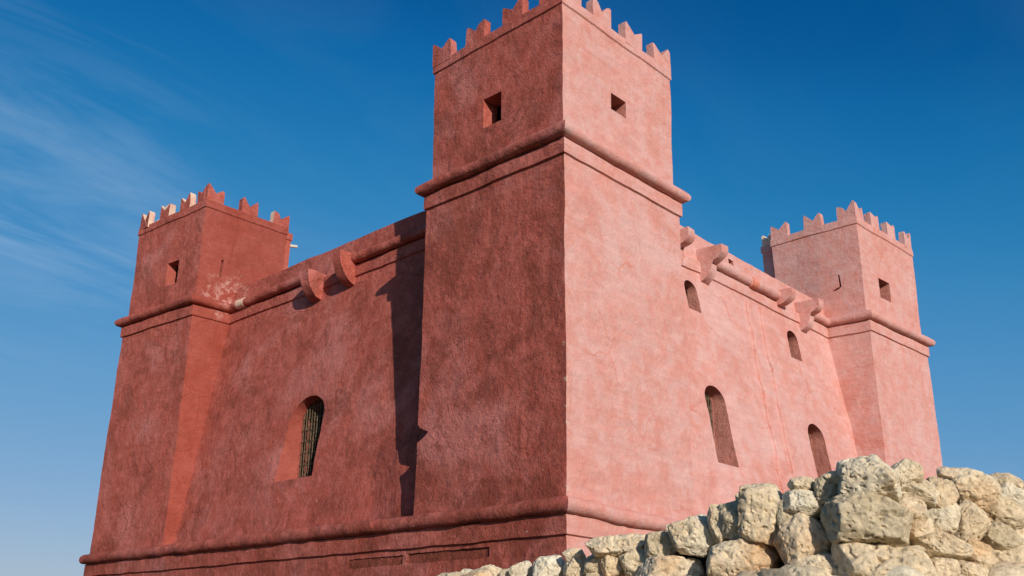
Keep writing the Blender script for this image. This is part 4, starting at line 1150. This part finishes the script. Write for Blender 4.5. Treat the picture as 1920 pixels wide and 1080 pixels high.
(-6.308,-13.383,-4.29,0.183,0.141,0.102,-6,0,0.5),
(-12.161,-10.207,-3.313,0.217,0.177,0.136,-12,1,0.5),
(-11.911,-9.16,-3.616,0.21,0.15,0.124,7,3,0.5),
(-11.427,-6.461,-4.426,0.188,0.153,0.124,9,0,0.5),
(-8.63,-13.131,-3.504,0.171,0.16,0.13,-19,2,0.5),
(-11.132,-12.053,-3.58,0.194,0.153,0.149,8,1,0.5),
(-11.525,-7.276,-4.169,0.167,0.147,0.142,15,0,0.5),
(-6.396,-14.057,-3.848,0.187,0.145,0.131,-17,0,0.5),
(-11.358,-12.07,-3.468,0.278,0.188,0.149,12,3,0.5),
(-7.577,-13.584,-3.605,0.183,0.123,0.095,3,3,0.5),
(-9.214,-13.538,-3.014,0.188,0.127,0.09,-13,0,0.5),
(-5.165,-15.06,-3.962,0.192,0.137,0.123,-19,0,0.5),
(-11.793,-9.395,-3.7,0.194,0.143,0.138,13,0,0.5),
(-11.319,-6.498,-4.431,0.232,0.164,0.13,15,0,0.5),
(-10.886,-11.911,-3.769,0.24,0.161,0.15,-4,0,0.5),
(-10.308,-12.723,-3.352,0.143,0.132,0.116,-8,0,0.5),
(-11.788,-7.22,-3.914,0.249,0.167,0.167,-5,2,0.5),
(-6.355,-14.124,-3.827,0.155,0.119,0.097,2,0,0.5),
(-12.115,-11.035,-3.136,0.18,0.137,0.111,-19,0,0.5),
(-11.733,-9.367,-3.76,0.194,0.16,0.122,-8,1,0.5),
(-11.792,-7.41,-3.898,0.218,0.153,0.113,10,1,0.5),
(-11.702,-10.631,-3.568,0.244,0.174,0.17,15,3,0.5),
(-9.606,-13.409,-3.002,0.22,0.181,0.169,7,0,0.5),
(-10.192,-12.528,-3.53,0.164,0.119,0.093,-14,3,0.5),
(-11.554,-11.965,-3.402,0.177,0.174,0.17,14,1,0.5),
(-6.215,-14.105,-3.905,0.161,0.109,0.101,-10,1,0.5),
(-11.466,-7.094,-4.237,0.158,0.11,0.104,0,1,0.5),
(-12.01,-9.455,-3.481,0.159,0.118,0.088,15,1,0.5),
(-5.016,-14.028,-4.563,0.182,0.132,0.099,9,3,0.5),
(-4.389,-14.169,-4.841,0.171,0.117,0.104,-17,0,0.5),
(-11.45,-11.989,-3.398,0.153,0.12,0.097,15,1,0.5),
(-9.998,-13.024,-3.214,0.192,0.167,0.139,10,2,0.5),
(-11.769,-9.915,-3.683,0.175,0.153,0.142,16,2,0.5),
(-12.392,-10.879,-3.107,0.198,0.19,0.175,2,0,0.5),
(-11.254,-10.666,-3.866,0.249,0.175,0.131,13,0,0.5),
(-11.332,-8.664,-4.205,0.19,0.153,0.127,1,0,0.5),
(-11.743,-10.018,-3.653,0.123,0.104,0.096,-10,0,0.5),
(-11.847,-10.936,-3.365,0.186,0.148,0.129,18,3,0.5),
(-10.592,-13.516,-2.781,0.151,0.113,0.093,10,3,0.5),
(-12.214,-9.049,-3.353,0.171,0.142,0.111,16,3,0.5),
(-9.551,-13.252,-3.142,0.206,0.169,0.128,-7,0,0.5),
(-11.451,-10.793,-3.691,0.273,0.186,0.163,-16,3,0.5),
(-11.482,-10.659,-3.721,0.234,0.19,0.142,0,0,0.5),
(-12.936,-6.676,-3.832,0.207,0.188,0.166,-13,3,0.5),
(-8.757,-13.625,-3.115,0.185,0.156,0.113,16,0,0.5),
(-11.112,-11.568,-3.847,0.138,0.11,0.082,15,0,0.5),
(-11.758,-9.731,-3.715,0.226,0.166,0.124,-20,0,0.5),
(-4.972,-14.244,-4.477,0.127,0.113,0.09,14,0,0.5),
(-11.917,-8.65,-3.673,0.239,0.181,0.148,7,0,0.5),
(-11.275,-12.52,-3.224,0.146,0.124,0.092,-1,2,0.5),
(-11.766,-9.422,-3.725,0.222,0.195,0.176,-3,1,0.5),
(-11.25,-10.366,-3.984,0.203,0.147,0.121,17,1,0.5),
(-7.833,-13.217,-3.75,0.128,0.11,0.104,2,3,0.5),
(-12.326,-12.318,-2.771,0.166,0.142,0.111,8,2,0.5),
(-9.753,-13.404,-2.965,0.181,0.122,0.097,-13,0,0.5),
(-11.313,-9.362,-4.189,0.24,0.166,0.153,-10,1,0.5),
(-12.311,-11.877,-2.773,0.182,0.148,0.139,8,1,0.5),
(-6.763,-13.674,-3.903,0.125,0.113,0.096,-1,3,0.5),
(-12.068,-8.099,-3.596,0.113,0.108,0.077,2,0,0.5),
(-4.235,-14.751,-4.642,0.198,0.159,0.156,12,3,0.5),
(-11.269,-12.666,-3.167,0.147,0.127,0.108,19,3,0.5),
(-10.965,-12.173,-3.57,0.228,0.184,0.145,10,0,0.5),
(-11.691,-12.938,-2.784,0.127,0.107,0.081,-18,0,0.5),
(-12.181,-9.994,-3.281,0.235,0.173,0.152,-15,1,0.5),
(-7.141,-14.227,-3.397,0.249,0.181,0.14,5,2,0.5),
(-11.322,-13.006,-2.87,0.197,0.149,0.127,-12,3,0.5),
(-11.737,-10.585,-3.574,0.222,0.172,0.156,9,2,0.5),
(-11.777,-8.509,-3.819,0.234,0.196,0.173,-7,3,0.5),
(-11.775,-11.276,-3.273,0.235,0.2,0.149,8,0,0.5),
(-11.835,-8.338,-3.786,0.223,0.171,0.15,-8,1,0.5),
(-11.31,-9.411,-4.188,0.205,0.186,0.14,3,3,0.5),
(-10.941,-12.329,-3.518,0.226,0.193,0.158,19,2,0.5),
(-11.745,-12.003,-3.205,0.244,0.183,0.14,9,2,0.5),
(-9.845,-12.918,-3.339,0.17,0.164,0.143,-16,2,0.5),
(-12.23,-11.651,-2.838,0.152,0.103,0.098,-4,1,0.5),
(-8.08,-13.758,-3.288,0.162,0.114,0.11,19,2,0.5),
(-12.221,-10.718,-3.135,0.148,0.101,0.098,17,3,0.5),
(-11.383,-11.77,-3.58,0.28,0.194,0.169,-6,1,0.5),
(-4.639,-14.389,-4.591,0.192,0.133,0.119,3,1,0.5),
(-11.669,-11.032,-3.45,0.223,0.188,0.159,-11,3,0.5),
(-12.167,-7.564,-3.522,0.204,0.163,0.156,-12,2,0.5),
(-5.792,-14.329,-3.983,0.122,0.117,0.106,-4,0,0.5),
(-11.234,-12.776,-3.097,0.169,0.126,0.107,-4,0,0.5),
(-12.425,-7.437,-3.442,0.2,0.168,0.138,3,0,0.5),
(-5.526,-13.611,-4.522,0.192,0.191,0.188,13,2,0.5),
(-11.356,-8.332,-4.232,0.187,0.144,0.124,1,3,0.5),
(-10.32,-12.918,-3.215,0.121,0.111,0.108,1,3,0.5),
(-11.986,-9.308,-3.523,0.163,0.161,0.141,-19,0,0.5),
(-6.359,-14.121,-3.827,0.177,0.132,0.098,13,3,0.5),
(-6.886,-13.159,-4.166,0.145,0.138,0.107,-17,3,0.5),
(-4.959,-14.889,-4.163,0.167,0.147,0.127,7,0,0.5),
(-11.869,-12.006,-3.099,0.207,0.153,0.112,16,3,0.5),
(-11.955,-11.823,-3.066,0.285,0.198,0.192,12,0,0.5),
(-11.337,-7.429,-4.353,0.201,0.2,0.155,-6,1,0.5),
(-12.09,-8.456,-3.538,0.159,0.147,0.144,-5,0,0.5),
(-11.733,-12.037,-3.218,0.256,0.175,0.127,15,1,0.5),
(-11.894,-9.762,-3.571,0.227,0.155,0.141,-6,0,0.5),
(-11.775,-7.482,-3.911,0.208,0.149,0.106,3,1,0.5),
(-8.231,-13.56,-3.362,0.109,0.107,0.086,9,1,0.5),
(-11.191,-8.865,-4.322,0.19,0.141,0.12,-13,1,0.5),
(-12.34,-8.578,-3.323,0.287,0.197,0.154,19,0,0.5),
(-11.594,-7.106,-4.11,0.208,0.174,0.135,11,3,0.5),
(-11.485,-7.285,-4.209,0.195,0.193,0.158,1,0,0.5),
(-11.195,-13.148,-2.753,0.267,0.184,0.137,14,3,0.5),
(-11.585,-8.027,-4.055,0.163,0.113,0.081,-20,0,0.5),
(-11.288,-8.518,-4.272,0.204,0.174,0.149,-8,0,0.5),
(-7.825,-12.832,-4.015,0.215,0.144,0.142,-11,0,0.5),
(-10.339,-12.527,-3.482,0.209,0.189,0.147,-19,0,0.5),
(-11.216,-10.246,-4.046,0.202,0.19,0.141,14,0,0.5),
(-11.757,-9.796,-3.731,0.121,0.116,0.084,-3,2,0.5),
(-12.16,-12.24,-2.81,0.232,0.163,0.124,-10,0,0.5),
(-12.191,-11.954,-2.82,0.243,0.2,0.195,12,0,0.5),
(-7.099,-13.389,-3.928,0.118,0.11,0.079,-14,0,0.5),
(-4.472,-14.406,-4.677,0.214,0.157,0.145,13,1,0.5),
(-7.58,-13.77,-3.48,0.132,0.124,0.11,-6,0,0.5),
(-6.313,-14.916,-3.511,0.124,0.1,0.078,-16,3,0.5),
(-5.31,-14.58,-4.121,0.168,0.147,0.14,-8,1,0.5),
(-11.596,-6.325,-4.477,0.253,0.19,0.137,2,3,0.5),
(-8.89,-13.304,-3.292,0.265,0.196,0.145,-14,1,0.5),
(-12.993,-6.945,-3.695,0.229,0.184,0.184,15,3,0.5),
(-5.497,-14.397,-4.109,0.146,0.124,0.103,-4,0,0.5),
(-7.827,-13.237,-3.739,0.182,0.128,0.094,-6,3,0.5),
(-12.246,-12.733,-2.664,0.187,0.151,0.124,-17,0,0.5),
(-12.226,-6.16,-4.435,0.264,0.179,0.146,13,0,0.5),
(-11.761,-6.96,-3.959,0.248,0.191,0.19,-8,2,0.5),
(-11.644,-7.525,-4.04,0.223,0.191,0.149,1,2,0.5),
(-12.065,-11.213,-3.117,0.15,0.111,0.099,-18,1,0.5),
(-5.636,-14.94,-3.757,0.149,0.121,0.118,-9,2,0.5),
(-12.121,-6.049,-4.553,0.205,0.137,0.128,19,2,0.5),
(-7.383,-14.409,-3.235,0.171,0.129,0.093,5,1,0.5),
(-12.207,-8.344,-3.448,0.232,0.164,0.148,6,0,0.5),
(-11.771,-8.532,-3.822,0.119,0.117,0.086,9,2,0.5),
(-11.636,-11.384,-3.391,0.276,0.195,0.15,5,0,0.5),
(-11.489,-6.952,-4.222,0.216,0.169,0.168,5,0,0.5),
(-12.264,-8.67,-3.351,0.268,0.182,0.137,3,0,0.5),
(-9.664,-13.41,-2.985,0.146,0.102,0.086,0,3,0.5),
(-7.648,-14.192,-3.182,0.224,0.156,0.139,-8,2,0.5),
(-5.564,-15.019,-3.758,0.147,0.115,0.083,18,0,0.5),
(-11.321,-10.161,-4.021,0.193,0.145,0.126,1,3,0.5),
(-11.604,-6.528,-4.32,0.221,0.151,0.118,-10,2,0.5),
(-11.539,-12.787,-2.944,0.23,0.175,0.149,5,0,0.5),
(-5.746,-13.607,-4.42,0.132,0.107,0.094,-5,2,0.5),
(-11.672,-10.005,-3.712,0.144,0.102,0.078,-12,0,0.5),
(-6.774,-13.653,-3.91,0.165,0.149,0.109,10,0,0.5),
(-11.641,-11.163,-3.405,0.159,0.128,0.123,14,0,0.5),
(-11.652,-9.575,-3.814,0.17,0.153,0.147,8,1,0.5),
(-11.764,-10.12,-3.615,0.181,0.124,0.096,0,0,0.5),
(-12.535,-6.815,-3.82,0.149,0.114,0.086,15,2,0.5),
(-8.31,-13.556,-3.334,0.184,0.174,0.126,-10,1,0.5),
(-11.324,-8.435,-4.254,0.214,0.193,0.168,17,2,0.5),
(-12.15,-6.389,-4.267,0.245,0.194,0.159,0,0,0.5),
(-11.974,-12.219,-2.968,0.153,0.107,0.085,11,0,0.5),
(-12.07,-11.379,-3.051,0.186,0.18,0.154,-9,0,0.5),
(-6.721,-13.789,-3.854,0.173,0.121,0.115,19,2,0.5),
(-4.476,-14.456,-4.649,0.121,0.102,0.095,-18,0,0.5)]
N_HAND, N_VISIBLE = 53, 100
CORE = [[(-13.857,-7.066,-5.804),(-13.452,-6.679,-3.203),(-13.46,-6.795,-3.772),(-13.069,-6.422,-3.822),(-11.839,-5.248,-5.504),(-11.405,-4.834,-5.804)],[(-13.472,-7.472,-5.804),(-13.067,-7.086,-3.195),(-13.078,-7.154,-3.574),(-12.688,-6.781,-3.624),(-11.458,-5.607,-5.374),(-11.024,-5.193,-5.804)],[(-13.088,-7.879,-5.804),(-12.683,-7.492,-3.187),(-12.692,-7.525,-3.393),(-12.302,-7.152,-3.443),(-11.072,-5.978,-5.193),(-10.638,-5.564,-5.804)],[(-12.939,-8.389,-5.804),(-12.534,-8.003,-3.195),(-12.54,-8.018,-3.301),(-12.15,-7.645,-3.351),(-10.92,-6.471,-5.101),(-10.486,-6.057,-5.804)],[(-12.971,-9.062,-5.804),(-12.566,-8.675,-3.217),(-12.568,-8.68,-3.254),(-12.178,-8.307,-3.304),(-10.948,-7.133,-5.054),(-10.514,-6.719,-5.804)],[(-12.939,-9.615,-5.804),(-12.534,-9.228,-3.233),(-12.533,-9.227,-3.221),(-12.142,-8.854,-3.271),(-10.912,-7.68,-5.021),(-10.478,-7.266,-5.804)],[(-12.927,-10.275,-5.804),(-12.522,-9.888,-3.253),(-12.512,-9.879,-3.15),(-12.122,-9.506,-3.2),(-10.892,-8.332,-4.95),(-10.458,-7.918,-5.804)],[(-12.936,-10.655,-5.804),(-12.531,-10.268,-3.265),(-12.516,-10.257,-3.129),(-12.126,-9.885,-3.179),(-10.896,-8.711,-4.929),(-10.462,-8.296,-5.804)],[(-12.946,-10.957,-5.804),(-12.541,-10.57,-3.275),(-12.523,-10.559,-3.119),(-12.132,-10.186,-3.169),(-10.903,-9.013,-4.919),(-10.469,-8.598,-5.804)],[(-12.935,-11.339,-5.804),(-12.53,-10.952,-3.286),(-12.498,-10.938,-3.034),(-12.108,-10.565,-3.084),(-10.878,-9.391,-4.834),(-10.444,-8.977,-5.804)],[(-12.937,-11.655,-5.804),(-12.532,-11.268,-3.296),(-12.492,-11.256,-3.003),(-12.101,-10.883,-3.053),(-10.872,-9.709,-4.803),(-10.438,-9.295,-5.804)],[(-12.947,-11.961,-5.804),(-12.542,-11.575,-3.306),(-12.482,-11.562,-2.884),(-12.091,-11.189,-2.934),(-10.862,-10.015,-4.684),(-10.428,-9.601,-5.804)],[(-12.959,-12.252,-5.804),(-12.554,-11.865,-3.316),(-12.472,-11.856,-2.773),(-12.081,-11.483,-2.823),(-10.852,-10.309,-4.573),(-10.418,-9.895,-5.804)],[(-12.971,-12.441,-5.804),(-12.566,-12.054,-3.323),(-12.469,-12.048,-2.698),(-12.079,-11.676,-2.748),(-10.849,-10.502,-4.498),(-10.415,-10.087,-5.804)],[(-12.992,-12.67,-5.804),(-12.587,-12.284,-3.331),(-12.485,-12.284,-2.704),(-12.095,-11.911,-2.754),(-10.865,-10.737,-4.504),(-10.431,-10.323,-5.804)],[(-12.979,-12.873,-5.804),(-12.574,-12.486,-3.336),(-12.464,-12.493,-2.687),(-12.073,-12.12,-2.737),(-10.844,-10.946,-4.487),(-10.41,-10.532,-5.804)],[(-12.97,-13.11,-5.804),(-12.565,-12.723,-3.343),(-12.443,-12.737,-2.663),(-12.053,-12.364,-2.713),(-10.823,-11.19,-4.463),(-10.389,-10.776,-5.804)],[(-12.968,-13.264,-5.804),(-12.563,-12.877,-3.348),(-12.423,-12.899,-2.587),(-12.033,-12.526,-2.637),(-10.803,-11.352,-4.387),(-10.369,-10.938,-5.804)],[(-12.969,-13.451,-5.804),(-12.564,-13.065,-3.354),(-12.413,-13.095,-2.563),(-12.023,-12.722,-2.613),(-10.793,-11.548,-4.363),(-10.359,-11.134,-5.804)],[(-12.744,-13.544,-5.804),(-12.339,-13.157,-3.345),(-12.186,-13.193,-2.576),(-11.795,-12.82,-2.626),(-10.566,-11.646,-4.376),(-10.132,-11.232,-5.804)],[(-12.47,-13.659,-5.804),(-12.065,-13.273,-3.334),(-11.922,-13.31,-2.663),(-11.532,-12.937,-2.713),(-10.302,-11.763,-4.463),(-9.868,-11.349,-5.804)],[(-12.134,-13.762,-5.804),(-11.729,-13.375,-3.319),(-11.574,-13.422,-2.621),(-11.184,-13.049,-2.671),(-9.954,-11.875,-4.421),(-9.52,-11.461,-5.804)],[(-11.762,-13.864,-5.804),(-11.357,-13.477,-3.302),(-11.202,-13.528,-2.638),(-10.811,-13.155,-2.688),(-9.582,-11.981,-4.438),(-9.148,-11.567,-5.804)],[(-11.341,-13.964,-5.804),(-10.936,-13.577,-3.283),(-10.792,-13.627,-2.7),(-10.402,-13.255,-2.75),(-9.172,-12.081,-4.5),(-8.738,-11.666,-5.804)],[(-10.653,-14.087,-5.804),(-10.248,-13.7,-3.25),(-10.121,-13.748,-2.77),(-9.731,-13.375,-2.82),(-8.501,-12.201,-4.57),(-8.067,-11.787,-5.804)],[(-9.94,-14.236,-5.804),(-9.535,-13.849,-3.216),(-9.434,-13.89,-2.859),(-9.044,-13.517,-2.909),(-7.814,-12.343,-4.659),(-7.38,-11.929,-5.804)],[(-9.074,-14.547,-5.804),(-8.669,-14.161,-3.18),(-8.606,-14.188,-2.975),(-8.215,-13.815,-3.025),(-6.986,-12.641,-4.775),(-6.552,-12.227,-5.804)],[(-8.171,-14.897,-5.804),(-7.766,-14.51,-3.142),(-7.76,-14.513,-3.123),(-7.369,-14.141,-3.173),(-6.139,-12.967,-4.923),(-5.705,-12.552,-5.804)],[(-7.225,-15.285,-5.804),(-6.82,-14.898,-3.104),(-6.896,-14.86,-3.316),(-6.506,-14.487,-3.366),(-5.276,-13.314,-5.116),(-4.842,-12.899,-5.804)],[(-6.234,-15.711,-5.804),(-5.829,-15.324,-3.064),(-6.027,-15.223,-3.572),(-5.637,-14.85,-3.622),(-4.407,-13.676,-5.372),(-3.973,-13.262,-5.804)],[(-4.855,-16.34,-5.804),(-4.45,-15.953,-3.01),(-4.866,-15.734,-3.971),(-4.475,-15.361,-4.021),(-3.245,-14.187,-5.504),(-2.811,-13.773,-5.804)]]

# ------------------------------------------------------------------ the dry stone wall
wall = bpy.data.objects.new('rubble_heap', None); C.objects.link(wall)
wall.location = (-12.2, -10.5, -5.5)
wall['label'] = 'long heap of dry-laid rough cream limestone blocks in front of the fort'
wall['category'] = 'stone heap'
bpy.context.view_layer.update()
def rock_mesh(bm, sub, size, rot, loc, ang, seed):
    rnd = random.Random(seed)
    r = bmesh.ops.create_icosphere(bm, subdivisions=sub, radius=1)
    vs = r['verts']
    planes = []
    base = [(1, 0, 0), (-1, 0, 0), (0, 1, 0), (0, -1, 0), (0, 0, 1), (0, 0, -1)]
    for b in base:
        d = Vector(b) + Vector((rnd.uniform(-1, 1), rnd.uniform(-1, 1), rnd.uniform(-1, 1))) * (.42 - .3 * ang)
        planes.append((d.normalized(), rnd.uniform(.90, 1.04)))
    for k in range(int(9 - 4 * ang)):
        d = Vector((rnd.gauss(0, 1), rnd.gauss(0, 1), rnd.gauss(0, 1))).normalized()
        planes.append((d, rnd.uniform(.92, 1.12) + .18 * ang))
    off = Vector((seed * 3.7, seed * 1.3, seed * 7.1)) * .37
    for k in range(11):   # broken corners and edges
        d = Vector((rnd.choice((-1, 1)) * rnd.uniform(.2, 1), rnd.choice((-1, 1)) * rnd.uniform(.2, 1), rnd.choice((-1, 1)) * rnd.uniform(.2, 1))).normalized()
        planes.append((d, rnd.uniform(.90, 1.12) + .12 * ang))
    S_ = Vector(size); mean = (size[0] + size[1] + size[2]) / 3
    pw = 40 + 20 * ang
    for v in vs:
        n = v.co.normalized(); s = 0
        for d, h in planes:
            c = n.dot(d)
            if c > 0: s += (c / h) ** pw
        rr = min(1.35, s ** (-1 / pw))
        co = n * rr
        q_ = Vector((co.x * S_.x, co.y * S_.y, co.z * S_.z))
        f = .6 / mean
        dd = noise.fractal(q_ * f * 1.4 + off, .9, 2.2, 6) * mean * .085
        r1 = noise.noise(q_ * f * 2.6 + off * 2)
        dd += (abs(r1) - .25) * mean * .10
        pit = noise.noise(q_ * f * 6.5 + off)
        if pit > .22: dd -= (pit - .22) * mean * .26
        pit = noise.noise(q_ * f * 13 + off)
        if pit > .2: dd -= (pit - .2) * mean * .2
        v.co = q_ + n * dd
    mt = Matrix.Translation(loc) @ rot
    bmesh.ops.transform(bm, matrix=mt, verts=vs)
    return vs
LOOSE = {10: ('stone_slab', 'long flat orange-tinged slab lying aslant at the low left end of the stone heap', 'stone slab'),
         27: ('boulder', 'big pale peaked boulder resting on the highest point of the stone heap', 'boulder'),
         34: ('loose_stone', 'small orange stone lying on the crest of the heap right of the boulder', 'stone'),
         36: ('limestone_block', 'broad flat-faced cream block on the crest of the heap against the sky', 'stone block')}
FACE = math.atan2(-0.72670596, 0.68680343)
for i, (x, y, z, a, b, c, tilt, tone, ang) in enumerate(STONES[:N_VISIBLE]):
    rnd = random.Random(i * 7 + 1)
    rot = Matrix.Rotation(FACE + rnd.uniform(-.3, .3) * (1 - ang * .7), 4, 'Z') @ Matrix.Rotation(-rad(tilt), 4, 'Y') @ Matrix.Rotation(rnd.uniform(-.2, .2), 4, 'X')
    bm = bmesh.new(); rock_mesh(bm, 6 if max(a, c) > .2 else 5, (a, b, c), rot, (0, 0, 0), ang, i + 1)
    o = finish('stone', bm, [M['stone%d' % int(tone)]], None, None, 24)
    o.location = (x, y, z)
    if i in LOOSE:
        o.name, o['label'], o['category'] = LOOSE[i]
    else:
        o.parent = wall; o.matrix_parent_inverse = Matrix.Translation(wall.location).inverted()
bm = bmesh.new()
for i, (x, y, z, a, b, c, tilt, tone, ang) in enumerate(STONES[N_VISIBLE:]):
    rnd = random.Random(i * 5 + 3)
    rot = Matrix.Rotation(rnd.uniform(0, 6.28), 4, 'Z') @ Matrix.Rotation(rad(tilt), 4, 'Y')
    vs = rock_mesh(bm, 3, (a, b, c), rot, (x, y, z), ang, i + 900)
    fs = {f for v in vs for f in v.link_faces}
    for f in fs: f.material_index = int(tone)
rub = finish('rubble', bm, [M['stone%d' % k] for k in range(4)], wall, None, 60)
rub['kind'] = 'stuff'
# earth and small fill packed between the stones
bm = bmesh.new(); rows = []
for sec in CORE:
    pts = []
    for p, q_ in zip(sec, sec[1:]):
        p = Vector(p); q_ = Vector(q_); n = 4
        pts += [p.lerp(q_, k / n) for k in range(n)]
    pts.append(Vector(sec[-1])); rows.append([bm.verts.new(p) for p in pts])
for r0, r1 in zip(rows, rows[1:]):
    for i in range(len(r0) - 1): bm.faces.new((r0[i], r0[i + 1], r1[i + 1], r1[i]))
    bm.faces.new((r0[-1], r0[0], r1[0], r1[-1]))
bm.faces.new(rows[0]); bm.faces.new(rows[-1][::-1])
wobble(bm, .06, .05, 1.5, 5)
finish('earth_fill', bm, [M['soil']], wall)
